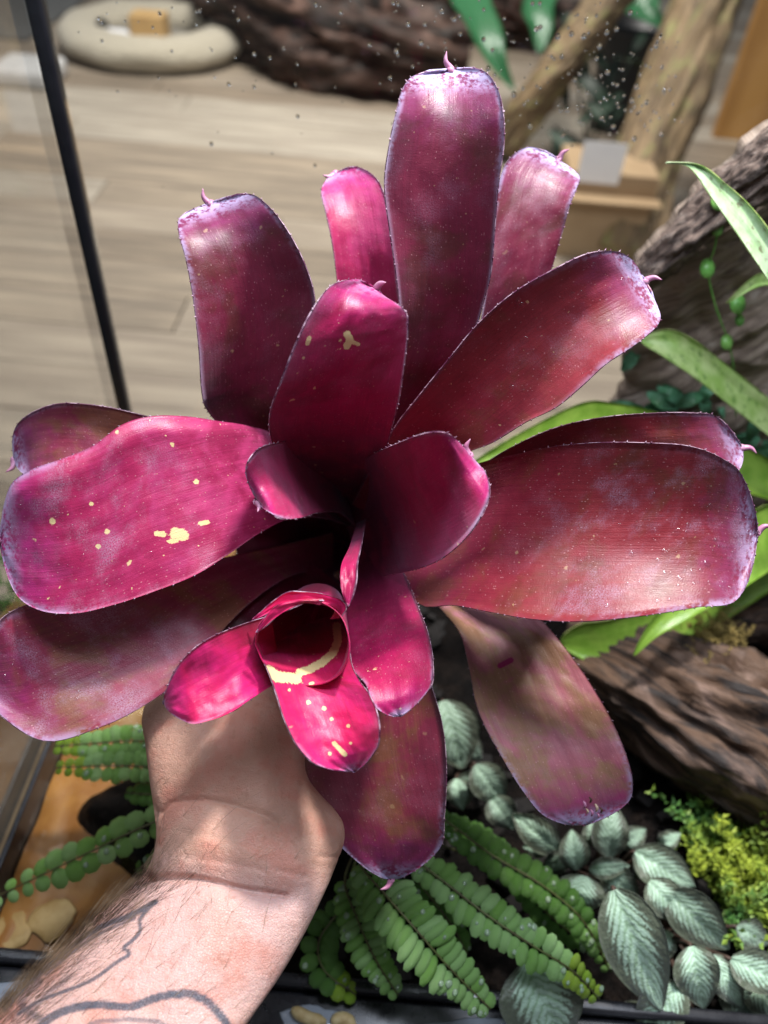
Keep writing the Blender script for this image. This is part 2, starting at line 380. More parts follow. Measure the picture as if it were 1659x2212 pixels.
box('front_ledge', XL - .004, YF - .030, -.044, XR + .004, YF - .0005, .0225, BLACK, ter, 0.002, True)
box('front_lip', XL - .004, YF - .036, -.044, XR + .004, YF - .0305, .0275, BLACK, ter, 0.002, True)
box('glass_pane', XL + .006, YB, -.044, XR, YB + .005, ZT, GLASS, ter)
box('glass_pane', XL - .0035, YF + .010, -.044, XL + .0005, YB - .004, ZT, GLASS, ter)
box('glass_pane', XR + .0005, YF + .010, -.044, XR + .0045, YB - .004, ZT, GLASS, ter)
box('corner_seam', XL - .0035, YB - .0035, -.044, XL + .0055, YB + .0055, ZT, SIL, ter, 0.002, True)
box('bottom_rail', XL + .001, YF + .010, -.044, XL + .0045, YB - .004, .004, SIL, ter, 0.0012)
PUD = N('puddle'); PUD.bsdf(Base__Color=(0.30, 0.33, 0.38), Roughness=0.06, IOR=1.33, Specular__IOR__Level=0.6); PUD = PUD.m
def blob(cx, cy, z, rx, ry, h, seed, mat, name, parent=None, n=28):
    V = []; 
    for rr, hh in ((1, 0), (0.94, .6), (0.7, .95)):
        for i in range(n):
            a = 2 * math.pi * i / n; k = 1 + 0.35 * nz(math.cos(a) * 1.4 + seed, math.sin(a) * 1.4, seed, 2)
            V.append((cx + rx * k * rr * math.cos(a), cy + ry * min(k, 1.25) * rr * math.sin(a), z + h * hh))
    V.append((cx, cy, z + h)); F = grid_faces(3, n, True) + [[2 * n + i, 2 * n + (i + 1) % n, 3 * n] for i in range(n)] + [list(range(n))[::-1]]
    return mesh(name, V, F, mat, parent)
for i, (x, rx) in enumerate(((-0.012, .020), (0.075, .034), (0.15, .03), (-0.165, .025), (-.20, .02))):
    tag(blob(x, YF - .0155, .02252, rx, .0095, .0012, i + 3, PUD, 'water_puddle'), ('small water film on the black front ledge beneath the husk scraps', 'wide water film on the black front ledge before the bushy fern', 'water film on the black front ledge before the wide grey quilted leaf', 'water film on the black front ledge below the tattooed forearm', 'small water film at the ledge corner below the amber pond')[i], 'water', 'puddles on the front ledge')
ROOTM = simple('pale_debris', (0.62, 0.50, 0.26), (0.5, 0.36, 0.16), 0.5, 200)
for i, (xs) in enumerate((((630, 2180), (668, 2200), (705, 2207)), ((715, 2208), (742, 2200), (768, 2216)))):
    ax = spline([G(x, y, 0.0262) for x, y in xs], 10); v, f = loft_tube(ax, np.interp(np.linspace(0, 1, 10), [0, .15, .8, 1], [.0012, .0033, .0032, .001]), 10)
    tag(mesh('husk_fragment', v, f, ROOTM), ('curved', 'hooked')[i] + ' pale yellow husk scrap on the wet black ledge', 'debris')
box_st = box('terrarium_stand', XL - .03, YF - .075, FZ + .0005, XR + .03, YB + .03, -.0605, simple('stand_wood', (0.34, 0.24, 0.14), (0.26, 0.17, 0.09), 0.5, 8, 0.3, stretch=(1, 6, 6)), None, 0.003)
tag(box_st, 'low brown wooden stand carrying the glass terrarium', 'stand')

# soil, sand bed, water
SOIL = N('soil'); c = SOIL.obj(); n1 = SOIL.noise(c, 60, 6, .7); n2 = SOIL.noise(c, 260, 4, .7)
SOIL.bsdf(Base__Color=SOIL.mix(SOIL.step(n1, .4, .7), (0.004, 0.003, 0.0027), (0.016, 0.0105, 0.008)), Specular__IOR__Level=.12, Roughness=SOIL.math('MULTIPLY_ADD', n2, .5, .35), Normal=SOIL.bump(SOIL.math('ADD', n1, SOIL.math('MULTIPLY', n2, .5)), 1.0, .006)); SOIL = SOIL.m
nx, ny = 190, 90; V = []
for j in range(ny):
    for i in range(nx):
        x = XL + .006 + (XR - XL - .008) * i / (nx - 1); y = YF + .007 + (YB - YF - .009) * j / (ny - 1)
        edge = -0.125 + 0.02 * nz(y * 14, 1.7, 0, 3) + (-0.055 * math.sin((y - .17) / .09 * math.pi) if 0.17 < y < 0.26 else 0.0)
        k = 1 / (1 + math.exp(-(x - edge) / 0.006))
        z = -0.036 + k * (0.034 + 0.010 * nz(x * 18, y * 18, 0, 4) + 0.006 * nz(x * 60, y * 60, 3, 3)) + 0.03 * max(0, (x - .12) / .5) + 0.02 * max(0, (y - .3) / .19)*k
        V.append((x, y, z))
tag(mesh('soil', V, grid_faces(ny, nx), SOIL), kind='structure')
SAND = N('amber_sand'); c = SAND.obj(); n1 = SAND.noise(c, 22, 5, .6, .8); n2 = SAND.noise(c, 9, 3)
SAND.bsdf(Base__Color=SAND.mix(SAND.step(n2, .52, .66), SAND.mix(SAND.step(n1, .35, .7), (0.24, 0.10, 0.018), (0.36, 0.18, 0.045)), (0.48, 0.36, 0.18)), Roughness=.45, Normal=SAND.bump(n1, .3, .002)); SAND = SAND.m
V = [(XL + .0055 + .14 * i / 39, YF + .0075 + (YB - YF - .01) * j / 59, -0.0195 + .004 * nz(i * .13, j * .15, 0, 3)) for j in range(60) for i in range(40)]
tag(mesh('pond_bed', V, grid_faces(60, 40), SAND), kind='structure')
g = N('pond_water'); fr = g.n('ShaderNodeFresnel', None, IOR=1.33, Normal=g.bump(g.noise(g.obj(), 45, 2), 0.15, .002)).outputs[0]
gl = g.n('ShaderNodeBsdfGlossy', None, Roughness=0.03, Normal=g.bump(g.noise(g.obj(), 45, 2), 0.25, .003)); tp = g.n('ShaderNodeBsdfTransparent', None, Color=(0.97, .93, .84))
mx = g.n('ShaderNodeMixShader', None, _0=fr, _1=tp.outputs[0], _2=gl.outputs[0]); g.t.links.new(mx.outputs[0], g.out.inputs[0])
tag(mesh('water', [(XL + .0055, YF + .0075, -.0085), (XL + .15, YF + .0075, -.0085), (XL + .15, YB - .003, -.0085), (XL + .0055, YB - .003, -.0085)], [(0, 1, 2, 3)], g.m), kind='structure')
PEB = simple('pale_stone', (0.50, 0.39, 0.21), (0.40, 0.28, 0.12), .5, 60, .3)
for (x, y, r, lb) in ((112, 1985, .0135, 'round flat cream pebble under the shallow amber water'), (22, 2010, .012, 'small cream pebble under water against the black rail')):
    c = G(x, y, -.018); tag(blob(c[0], c[1], c[2] - .001, r, r * .9, .0012, x * .1, PEB, 'pebble'), lb, 'pebble')

# ------------------------------------------------------------------ water drops on the panes
dv_, df_ = [], []
rnd = random.Random(5)
def addbead(p, r, nrm, e1, e2):
    b0 = len(dv_)
    for rr, hh in ((1.0, 0.0), (0.9, 0.32), (0.55, 0.58)):
        for m in range(9):
            w = 2 * math.pi * m / 9; dv_.append(p + (e1 * math.cos(w) + e2 * math.sin(w) * 1.15) * r * rr + nrm * r * hh)
    dv_.append(p + nrm * r * .66); df_.extend(grid_faces(3, 9, True, b0))
    for m in range(9): df_.append([b0 + 18 + m, b0 + 18 + (m + 1) % 9, b0 + 27])
    df_.append([b0 + m for m in range(9)][::-1])
ex, ez = np.array([1., 0, 0]), np.array([0, 0, 1.])
for _ in range(260):
    x = rnd.uniform(330 if rnd.random() < .3 else 880, 1480); y = rnd.uniform(0, 290) if rnd.random() < .8 else rnd.uniform(0, 420)
    if rnd.random() < .22: x, y = rnd.gauss(1290, 60), rnd.gauss(215, 50)
    p = YP(x, y, YB - 0.0003)
    if p[0] < XL + .02: continue
    addbead(p, 0.0004 + .0011 * rnd.random() ** 2, np.array([0, -1., 0]), ex, ez)
for _ in range(45):
    p = YP(rnd.uniform(140, 900), rnd.uniform(0, 200), YB - 0.0003)
    if p[0] > XL + .01: addbead(p, 0.0004 + .0008 * rnd.random() ** 2, np.array([0, -1., 0]), ex, ez)
tag(mesh('condensation_drops', np.array(dv_), df_, PDROP), 'scattered water beads clinging to the terrarium back glass', 'water drops', kind='stuff')

# ------------------------------------------------------------------ logs and bark
def bark_mat(name, dark, mid, light, sc=1.0, rough=.75):
    g = N(name); uv = g.uv(); a = g.noise(g.map(uv, sc=(14 * sc, 2.2 * sc, 1)), 1.0, 6, .65, 1.2); b = g.noise(g.map(uv, sc=(5 * sc, 3 * sc, 1)), 1.0, 4, .6, .6)
    f = g.noise(g.map(uv, sc=(60 * sc, 12 * sc, 1)), 1.0, 4, .6)
    c = g.mix(g.step(a, .38, .6), dark, mid); c = g.mix(g.math('MULTIPLY', g.step(b, .52, .7), .8), c, light)
    g.bsdf(Base__Color=c, Roughness=g.math('MULTIPLY_ADD', f, .3, rough - .2), Normal=g.bump(g.math('ADD', a, g.math('MULTIPLY', f, .4)), .8, .004)); return g.m
def log(name, axis, rad, mat, label, cat='log', amp=.18, fr=1.0, nu=72, nv=110, seed=0, parent=None, twist=0.6):
    ax = spline(axis, nv); r = np.interp(np.linspace(0, 1, nv), np.linspace(0, 1, len(rad)), rad)
    V, F = loft_tube(ax, r, nu); V = V.reshape(nv, nu, 3); L = np.concatenate([[0], np.cumsum(np.linalg.norm(np.diff(ax, axis=0), axis=1))])
    uv = np.zeros((nv, nu, 2))
    for j in range(nv):
        for i in range(nu):
            th = 2 * math.pi * i / nu + twist * L[j] / r.mean() * .15; c_, s_ = math.cos(th), math.sin(th); q = L[j] / r.mean()
            k = nz(c_ * 1.6 * fr + seed, s_ * 1.6 * fr, q * .35 * fr + seed, 4); rg = abs(nz(c_ * 4 * fr + seed, s_ * 4 * fr, q * .45 * fr, 3))
            V[j, i] = ax[j] + (V[j, i] - ax[j]) * (1 + amp * (k * 1.4 - 1.3 * rg + .25))
            uv[j, i] = (th * .5, q * .35)
    o = mesh(name, V.reshape(-1, 3), F, mat, parent, True, uv.reshape(-1, 2))
    if label: tag(o, label, cat)
    return o
DW = bark_mat('driftwood_dark', (0.014, 0.008, 0.006), (0.11, 0.060, 0.034), (0.30, 0.195, 0.15))
DW2 = bark_mat('driftwood_pale', (0.10, 0.068, 0.04), (0.27, 0.185, 0.10), (0.29, 0.29, 0.11))
DW3 = bark_mat('driftwood_black', (0.006, 0.004, 0.003), (0.055, 0.026, 0.017), (0.24, 0.14, 0.11))
CORK = bark_mat('cork_background', (0.20, 0.145, 0.11), (0.42, 0.32, 0.25), (0.54, 0.45, 0.38), 2.6)

lr = lambda x, y, z: G(x, y, z)
log('driftwood_log', [lr(1225, 1400, .035), lr(1330, 1440, .045), lr(1480, 1520, .048), lr(1640, 1590, .048), lr(1850, 1690, .045)], [.024, .040, .048, .050, .050], DW, 'thick dark gnarled driftwood log lying beside the silver leaved plants', amp=.24, fr=1.1, seed=3, nu=110, nv=150)
log('driftwood_branch', [lr(1270, 1340, .02), lr(1360, 1310, .04), lr(1500, 1330, .055), lr(1640, 1300, .06), lr(1850, 1230, .07)], [.015, .022, .024, .030, .030], DW, 'knobbly dark driftwood branch behind the thick gnarled log', amp=.30, fr=1.2, seed=9)

# cork background slab on the right of the back pane
le = [YP(x, y, .466) for x, y in ((1300, 1180), (1318, 1000), (1338, 850), (1360, 700), (1385, 580), (1440, 510), (1540, 420), (1650, 320), (1760, 240), (1900, 120))]
zz = np.array([p[2] for p in le]); xx = np.array([p[0] for p in le]); od = np.argsort(zz)
nz_, nx_ = 130, 120; V = np.zeros((2, nz_, nx_, 3)); uvv = np.zeros((nz_, nx_, 2)); zs = np.linspace(-.012, min(.55, zz.max()), nz_)
for j, z in enumerate(zs):
    x0 = np.interp(z, zz[od], xx[od]) + .012 * nz(z * 30, 4, 0, 3)
    for i in range(nx_):
        x = x0 + (XR - .004 - x0) * i / (nx_ - 1); e = min(1, i / 6)
        dg = (x + z) * 30
        h = .006 * nz(x * 14, z * 14, 5, 4) + .005 * nz(x * 60, z * 60, 2, 3) + .005 * nz((x - z) * 34, (x + z) * 7, 8, 4)
        V[0, j, i] = (x, .4735 - .014 * e + h * e - .03 * max(0, .12 - z), z); V[1, j, i] = (x, .4845, z); uvv[j, i] = ((x - z) * 5.0, (x + z) * 3.0)
n0 = nz_ * nx_
F = grid_faces(nz_, nx_) + grid_faces(nz_, nx_, off=n0, flip=True)
rim = [i for i in range(nx_)] + [j * nx_ + nx_ - 1 for j in range(1, nz_)] + [(nz_ - 1) * nx_ + i for i in range(nx_ - 2, -1, -1)] + [j * nx_ for j in range(nz_ - 2, -1, -1)]
for p, q in zip(rim[:-1], rim[1:]): F.append([q, p, p + n0, q + n0])
tag(mesh('cork_bark_slab', V.reshape(-1, 3), F, CORK, None, True, np.vstack([uvv.reshape(-1, 2)] * 2)), 'rough brown cork bark slab standing against the terrarium back glass', 'bark')
log('driftwood_limb', [YP(1330, 640, .452), YP(1400, 590, .45), YP(1500, 490, .447), YP(1600, 400, .445), YP(1720, 300, .445), YP(1900, 140, .445)], [.006, .010, .012, .013, .013, .013], bark_mat('limb', (0.09, 0.062, 0.05), (0.27, 0.19, 0.15), (0.40, 0.32, 0.27)), 'grey brown driftwood limb slanting up across the cork slab', amp=.3, seed=21)

# ------------------------------------------------------------------ things in the room behind the glass
log('bark_log', [G(430, -70, FZ + .12), G(560, 30, FZ + .13), G(720, 70, FZ + .14), G(880, 110, FZ + .13), G(1010, 130, FZ + .12)], [.10, .15, .17, .16, .10], DW3, 'dark brown shaggy root stump lying on the plank floor behind the glass', amp=.42, fr=1.3, seed=31, cat='stump')
log('wood_post', [G(1345, 560, FZ + .0), P(1400, 340, 1.86), P(1470, 160, 1.84), P(1560, -80, 1.82)], [.085, .085, .08, .08], DW2, 'thick pale brown trunk leaning behind the glass beside the cardboard box', 'trunk', amp=.14, fr=.9, seed=41)
log('wood_branch', [G(1085, 320, FZ + .03), P(1170, 200, 2.12), P(1250, 90, 2.06), P(1360, -60, 2.0)], [.045, .05, .055, .055], DW2, 'slim pale brown branch leaning behind the glass near drooping green leaves', 'branch', amp=.2, fr=1.0, seed=47)
AMB = simple('amber_wood', (0.50, 0.27, 0.085), (0.38, 0.19, 0.055), .45, 5, .2, stretch=(2, 2, .5))
c = G(1605, 300, FZ)
tag(box('amber_board', c[0] - .10, c[1] - .02, FZ + .0005, c[0] + .5, c[1] + .02, FZ + .75, AMB, None, .004), 'upright orange brown wooden board behind the glass at the cork slab', 'board')
CARD = simple('cardboard', (0.40, 0.28, 0.165), (0.34, 0.23, 0.13), .8, 8, .15)
c = G(1280, 560, FZ)
cb = empty('cardboard_box', 'plain brown cardboard box with a white lamp-reflection patch behind the glass', 'box', loc=(c[0], c[1], FZ))
cb.rotation_euler.z = 0.0
X, Y = c[0], c[1]
box('carton', X - .10, Y, FZ + .0005, X + .10, Y + .16, FZ + .20, CARD, cb, .003)
box('carton_flap', X - .11, Y - .045, FZ + .150, X + .11, Y - .001, FZ + .154, CARD, cb)
WHITE = simple('white_reflection_and_cloth', (0.90, 0.90, 0.92), (0.86, 0.86, 0.89), .6, 30, .05)
p1 = proj((X + .03, Y - .001, FZ + .10))
L0 = YP(1243, 392, Y - .0015); L1 = YP(1358, 312, Y - .0015)
box('label', L0[0], Y - .0022, max(L0[2], FZ + .02), L1[0], Y - .0006, L1[2], WHITE, cb)  # white slab put in place of a lamp's reflection in the glass
c = G(1330, 520, FZ); tag(box('wood_plank_scrap', c[0] - .17, c[1] - .09, FZ + .0005, c[0] + .22, c[1] - .05, FZ + .03, simple('pale_wood', (0.45, 0.34, 0.23), (0.38, 0.28, 0.19), .6, 6, .2, stretch=(1, 8, 8)), None, .003), 'short pale wooden batten on the floor before the cardboard box', 'batten')
# black pot with drooping leaves
c = G(1325, 275, FZ); px0, py0 = c[0], c[1]
pot = empty('potted_plant', 'black pot with broad dark green leaves drooping behind the glass', 'potted plant', loc=(px0, py0, FZ))
prof = [(.0, .0), (.085, .0), (.112, .27), (.122, .27), (.122, .30), (.104, .30), (.102, .26), (0.0, .25)]
V = [(px0 + r * math.cos(2 * math.pi * i / 32), py0 + r * math.sin(2 * math.pi * i / 32), FZ + .0005 + z) for r, z in prof for i in range(32)]
mesh('pot', V, grid_faces(len(prof), 32, True), simple('pot_plastic', (0.010, 0.010, 0.012), None, .45, 20), pot, True)
GL = N('dark_green_leaf'); c = GL.uv(); n1 = GL.noise(c, 9, 4)
GL.bsdf(Base__Color=GL.mix(n1, (0.015, 0.075, 0.03), (0.035, 0.15, 0.06)), Roughness=.28, Normal=GL.bump(GL.noise(GL.map(c, sc=(60, 3, 1)), 1, 2), .3, .004)); GL = GL.m
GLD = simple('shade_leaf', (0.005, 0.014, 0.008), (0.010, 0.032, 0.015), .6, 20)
dpt = proj((px0, py0, FZ + .3))[2]
for A, B, tip, dp in (
    ([(1190, -120), (1130, -90), (1060, -20), (1085, 60), (1095, 130)], [(1210, -60), (1080, -120), (975, -20), (1000, 40), (1050, 130)], (1110, 195), (dpt, dpt - .15, dpt - .25, dpt - .25)),
    ([(1300, -100), (1260, -80), (1200, 0), (1195, 60)], [(1290, -160), (1210, -140), (1130, 0), (1145, 60)], (1165, 115), (dpt, dpt - .1, dpt - .2, dpt - .2)),
    ([(1330, -120), (1360, -60), (1420, -10), (1425, 20)], [(1300, -100), (1310, -30), (1330, 10), (1380, 40)], (1440, 60), (dpt, dpt - .1, dpt - .15, dpt - .15))):
    leaf(pot, A, B, tip, dp, .3, mat=GL, marg=GL, teeth=False, nv=30, nu=11, th=.002, wave=.006)
log('root_wood', [G(900, -40, FZ + .10), G(1010, 10, FZ + .11), G(1120, 40, FZ + .10), G(1240, 60, FZ + .09)], [.06, .12, .12, .07], DW3, 'blackish root wood lying behind the drooping green leaves', 'root', amp=.45, fr=1.5, seed=63)
log('bark_piece', [G(770, 120, FZ + .03), G(840, 150, FZ + .035), G(930, 190, FZ + .03)], [.02, .045, .025], DW3, 'small dark bark piece in front of the shaggy root stump', 'bark', amp=.4, fr=1.5, seed=71, nv=50, nu=40)
fp = empty('dark_leafy_plant', 'dark green leafy plant between the slim branch and the leaning trunk', 'plant', loc=tuple(G(1270, 330, FZ)))
r4 = random.Random(8); c0 = G(1270, 330, FZ)
for k in range(14):
    x = r4.uniform(1190, 1400); y = r4.uniform(60, 330); an = r4.uniform(.3, 2.8); L = r4.uniform(35, 75); dx, dy = math.cos(an) * L, math.sin(an) * L; wx, wy = -dy * .26, dx * .26; d = r4.uniform(2.05, 2.2)
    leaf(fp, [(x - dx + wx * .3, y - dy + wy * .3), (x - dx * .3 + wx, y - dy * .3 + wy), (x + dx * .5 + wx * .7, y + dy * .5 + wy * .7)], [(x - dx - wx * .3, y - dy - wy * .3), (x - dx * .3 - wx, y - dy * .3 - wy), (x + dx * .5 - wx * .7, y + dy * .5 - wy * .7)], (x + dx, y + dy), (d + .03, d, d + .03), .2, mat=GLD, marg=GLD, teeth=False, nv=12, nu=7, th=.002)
    if k % 3 == 0:
        v, f = loft_tube(spline([P(x - dx, y - dy, d + .03), (P(x - dx, y - dy, d + .03) + c0) / 2 + np.array([0, 0, .02]), c0], 10), np.full(10, .004), 6); mesh('stem', v, f, GLD, fp)
# pet bed
PL = N('plush'); c = PL.obj(); n1 = PL.noise(c, 60, 4, .7)
PL.bsdf(Base__Color=PL.mix(n1, (0.42, 0.37, 0.28), (0.62, 0.57, 0.46)), Roughness=.95, Sheen__Weight=.3, Normal=PL.bump(n1, 1, .012)); PL = PL.m
cx, cy, _ = G(335, 112, FZ)
bed = empty('pet_bed', 'round cream plush pet bed on the plank floor behind the glass', 'pet bed', loc=(cx, cy, FZ))
V = []; R_, nb, nc = .235, 72, 20
for i in range(nb):
    a = 2 * math.pi * i / nb
    for j in range(nc):
        b = 2 * math.pi * j / nc; k = 1 + .12 * nz(math.cos(a) * 3, math.sin(a) * 3, j * .4, 3); r = .066 * k
        V.append((cx + (R_ + r * math.cos(b) * 1.1) * math.cos(a) * 1.06, cy + (R_ + r * math.cos(b) * 1.1) * math.sin(a), FZ + .055 + r * .80 * math.sin(b)))
F = [[i * nc + j, ((i + 1) % nb) * nc + j, ((i + 1) % nb) * nc + (j + 1) % nc, i * nc + (j + 1) % nc] for i in range(nb) for j in range(nc)]
mesh('rim', V, F, PL, bed)
V = [(cx + r * math.cos(a), cy + r * math.sin(a), FZ + h) for r, h in ((.23, .02), (.2, .045), (.1, .05), (.001, .05)) for a in np.linspace(0, 2 * math.pi, 40, endpoint=False)]
mesh('cushion', V, grid_faces(4, 40, True), simple('bed_cushion', (0.30, 0.28, 0.24), (0.2, .18, .15), .9, 18), bed)
BLK = simple('black_cloth', (0.012, 0.012, 0.014), None, .85, 20)
for i, (x, y, rx, ry, m, lb, nm) in enumerate(((205, 72, .05, .07, BLK, 'crumpled black cloth lying in the pet bed beside its rim', 'cloth'), (282, 112, .075, .035, BLK, 'flat black cloth scrap in front of the tan box in the pet bed', 'cloth'), (245, 92, .07, .04, WHITE, 'folded white cloth between the black cloths in the pet bed', 'cloth'))):
    c = G(x, y, FZ + .05); tag(blob(c[0], c[1], FZ + .049, rx, ry, .04, i * 2.2, m, 'cloth'), lb, 'cloth')
c = G(330, 110, FZ + .05); tag(box('small_box', c[0] - .055, c[1] - .04, FZ + .0515, c[0] + .055, c[1] + .05, FZ + .16, simple('tan_card', (0.52, 0.34, 0.15), (.46, .29, .12), .7, 10), None, .004), 'small tan cardboard box standing inside the cream pet bed', 'box')
c = G(55, 190, FZ); tag(box('folded_towel', c[0] - .10, c[1] - .02, FZ + .0005, c[0] + .085, c[1] + .16, FZ + .055, simple('towel', (0.66, 0.66, 0.66), (.58, .58, .58), .95, 40, .8, 90, .004), None, .018, True), 'folded white towel on the plank floor beyond the black seam', 'towel')
c = G(30, 40, FZ); tag(box('grey_mat', c[0] - .5, c[1] - .28, FZ + .0005, c[0] + .16, c[1] + .5, FZ + .012, simple('grey_mat', (0.13, 0.135, 0.135), (.10, .10, .10), .9, 30), None, .004), 'dark grey floor mat behind the folded towel', 'mat')

# ------------------------------------------------------------------ the red bromeliad
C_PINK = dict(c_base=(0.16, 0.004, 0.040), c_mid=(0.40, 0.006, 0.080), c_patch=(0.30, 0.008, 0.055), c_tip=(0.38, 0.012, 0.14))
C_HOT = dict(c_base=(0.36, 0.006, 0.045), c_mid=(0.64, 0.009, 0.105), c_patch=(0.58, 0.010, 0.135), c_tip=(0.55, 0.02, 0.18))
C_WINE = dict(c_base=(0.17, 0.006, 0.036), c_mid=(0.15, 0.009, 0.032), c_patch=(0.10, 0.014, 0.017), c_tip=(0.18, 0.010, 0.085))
C_RED = dict(c_base=(0.20, 0.010, 0.034), c_mid=(0.23, 0.018, 0.027), c_patch=(0.17, 0.030, 0.020), c_tip=(0.20, 0.025, 0.09))
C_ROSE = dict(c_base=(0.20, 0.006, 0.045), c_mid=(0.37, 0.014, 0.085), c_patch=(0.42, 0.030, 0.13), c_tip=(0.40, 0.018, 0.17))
C_OLIVE = dict(c_base=(0.46, 0.19, 0.25), c_mid=(0.40, 0.120, 0.150), c_patch=(0.32, 0.165, 0.095), c_tip=(0.38, 0.035, 0.16))
C_MAUVE = dict(c_base=(0.22, 0.018, 0.05), c_mid=(0.23, 0.024, 0.055), c_patch=(0.20, 0.066, 0.038), c_tip=(0.24, 0.014, 0.11))
_ms = [0]
def LM(cs, **k):
    _ms[0] += 1; return leaf_mat('bromeliad_leaf_%02d' % _ms[0], seed=_ms[0], **cs, **k)
stemp = P(742, 1175, .455)
bro = empty('bromeliad', 'large wine red bromeliad with broad strap leaves, held up by a hand', 'bromeliad', loc=tuple(stemp))
# outer / back leaves
leaf(bro, [(740, 1060), (820, 880), (855, 780), (864, 680), (856, 590), (843, 500), (831, 400), (842, 310), (858, 235), (873, 185), (902, 160)],
     [(840, 1060), (950, 880), (1010, 770), (1042, 660), (1060, 590), (1068, 500), (1076, 400), (1088, 310), (1086, 235), (1070, 182), (1038, 150)],
     (975, 150), (.43, .395, .365, .345, .330, .320, .312, .307, .308), .55, mat=LM(C_WINE, speck=.5, spots=.25, scurf=1.0), spine=(968, 124), tipcurl=0.0144, label='tallest upright leaf, dark wine with a pale scurfy and sheen-painted tip')
leaf(bro, [(960, 880), (1020, 780), (1043, 670), (1058, 560), (1068, 450), (1092, 355), (1145, 317)], [(1040, 900), (1110, 750), (1180, 612), (1212, 510), (1230, 445), (1246, 405), (1250, 378)],
     (1208, 346), (.42, .40, .385, .375, .37, .368, .374), .25, mat=LM(C_WINE, spots=.15, scurf=1.1), spine=(1218, 335), tipcurl=0.0120)
leaf(bro, [(770, 860), (738, 720), (728, 605), (718, 525), (703, 455), (694, 415), (702, 392)], [(880, 860), (872, 720), (858, 620), (850, 540), (838, 450), (815, 388), (768, 360)],
     (722, 376), (.42, .40, .385, .375, .37, .37, .376), .4, mat=LM(C_ROSE, spots=.1, scurf=.7), spine=(708, 377), tipcurl=0.0096)
leaf(bro, [(620, 1090), (520, 970), (452, 893), (437, 850), (430, 750), (417, 640), (402, 560), (386, 500), (392, 466)], [(720, 1060), (670, 950), (668, 860), (676, 760), (680, 650), (660, 575), (622, 500), (575, 440), (530, 418)],
     (452, 440), (.43, .405, .38, .362, .349, .340, .334, .336), .5, mat=LM(C_WINE, speck=.5, spots=.3, scurf=.9), spine=(444, 420), tipcurl=0.0144)
leaf(bro, [(760, 1090), (845, 935), (905, 855), (970, 775), (1035, 697), (1110, 632), (1195, 583), (1270, 548), (1330, 543), (1368, 563)],
     [(840, 1130), (985, 995), (1065, 955), (1135, 912), (1200, 880), (1255, 835), (1310, 785), (1375, 742), (1424, 697), (1420, 660)],
     (1393, 607), (.42, .372, .346, .331, .320, .312, .307, .309), .5, mat=LM(C_RED, spots=.5, scurf=.9), spine=(1412, 606), drops=38, tipcurl=0.0144)
leaf(bro, [(900, 1090), (1000, 1030), (1100, 968), (1200, 924), (1300, 902), (1400, 893), (1490, 892), (1552, 902)], [(900, 1180), (1000, 1150), (1120, 1110), (1230, 1080), (1340, 1070), (1440, 1060), (1530, 1050), (1592, 1022)],
     (1603, 968), (.42, .385, .362, .352, .348, .345, .345, .352), .3, mat=LM(C_RED, spots=.2, scurf=.8), spine=(1630, 978), drops=20, tipcurl=0.0096)
leaf(bro, [(820, 1100), (930, 1040), (1035, 1000), (1110, 982), (1200, 964), (1300, 956), (1400, 957), (1490, 964), (1560, 990), (1606, 1032)],
     [(790, 1200), (850, 1240), (908, 1306), (980, 1307), (1060, 1322), (1150, 1337), (1250, 1342), (1370, 1332), (1500, 1312), (1597, 1290)],
     (1636, 1150), (.44, .385, .350, .331, .320, .313, .310, .314), .30, tilt=-.05, mat=LM(C_RED, spots=.35, scurf=.7, speck=.8, bloom=.5), spine=(1662, 1141), drops=190, tipcurl=0.0096, label='broadest leaf, brick red and dotted with water drops')
leaf(bro, [(690, 1090), (600, 950), (540, 921), (470, 909), (400, 899), (325, 899), (262, 918), (200, 963), (130, 992), (60, 1018), (18, 1058)],
     [(770, 1140), (690, 1118), (622, 1122), (560, 1152), (490, 1200), (420, 1243), (340, 1275), (250, 1305), (160, 1325), (80, 1316), (28, 1272)],
     (0, 1165), (.44, .385, .345, .325, .315, .310, .307, .310), .10, tilt=.10, mat=LM(C_ROSE, spots=1.0, scurf=.75, speck=.75, bloom=.5), spine=(-16, 1166), drops=40, tipcurl=0.0072, rollA=.15, label='broad magenta leaf with a wavy upper margin and yellow spots', marks=(([(380, 1152), (395, 1156)], 13, 1), ([(338, 1153), (354, 1154)], 6, 1), ([(432, 1131), (448, 1128)], 5, 1), ([(424, 1040)], 6, 1), ([(372, 960)], 5, 1), ([(231, 1148)], 6, 1), ([(113, 1126)], 7, 1), ([(197, 1088)], 5, 1), ([(212, 1180)], 6, 1), ([(365, 1170), (380, 1168)], 4, 1)))
leaf(bro, [(620, 1010), (520, 960), (420, 930), (300, 895), (200, 875), (110, 875), (36, 918)], [(640, 1120), (520, 1100), (400, 1075), (310, 1060), (210, 1050), (120, 1042), (62, 1030)],
     (30, 995), (.42, .39, .37, .36, .355, .352, .358), .35, mat=LM(C_MAUVE, spots=.5, scurf=.9), spine=(18, 1012), tipcurl=0.0096)
leaf(bro, [(720, 1150), (600, 1180), (480, 1205), (360, 1235), (240, 1265), (120, 1290), (30, 1318), (-15, 1365)],
     [(720, 1230), (640, 1240), (575, 1275), (500, 1340), (425, 1428), (340, 1505), (215, 1571), (80, 1596)],
     (-50, 1480), (.45, .405, .37, .345, .335, .326, .318, .316), .22, tilt=.05, mat=LM(C_MAUVE, spots=.4, scurf=.8, speck=.7, bloom=.5), spine=(-70, 1490), drops=14)
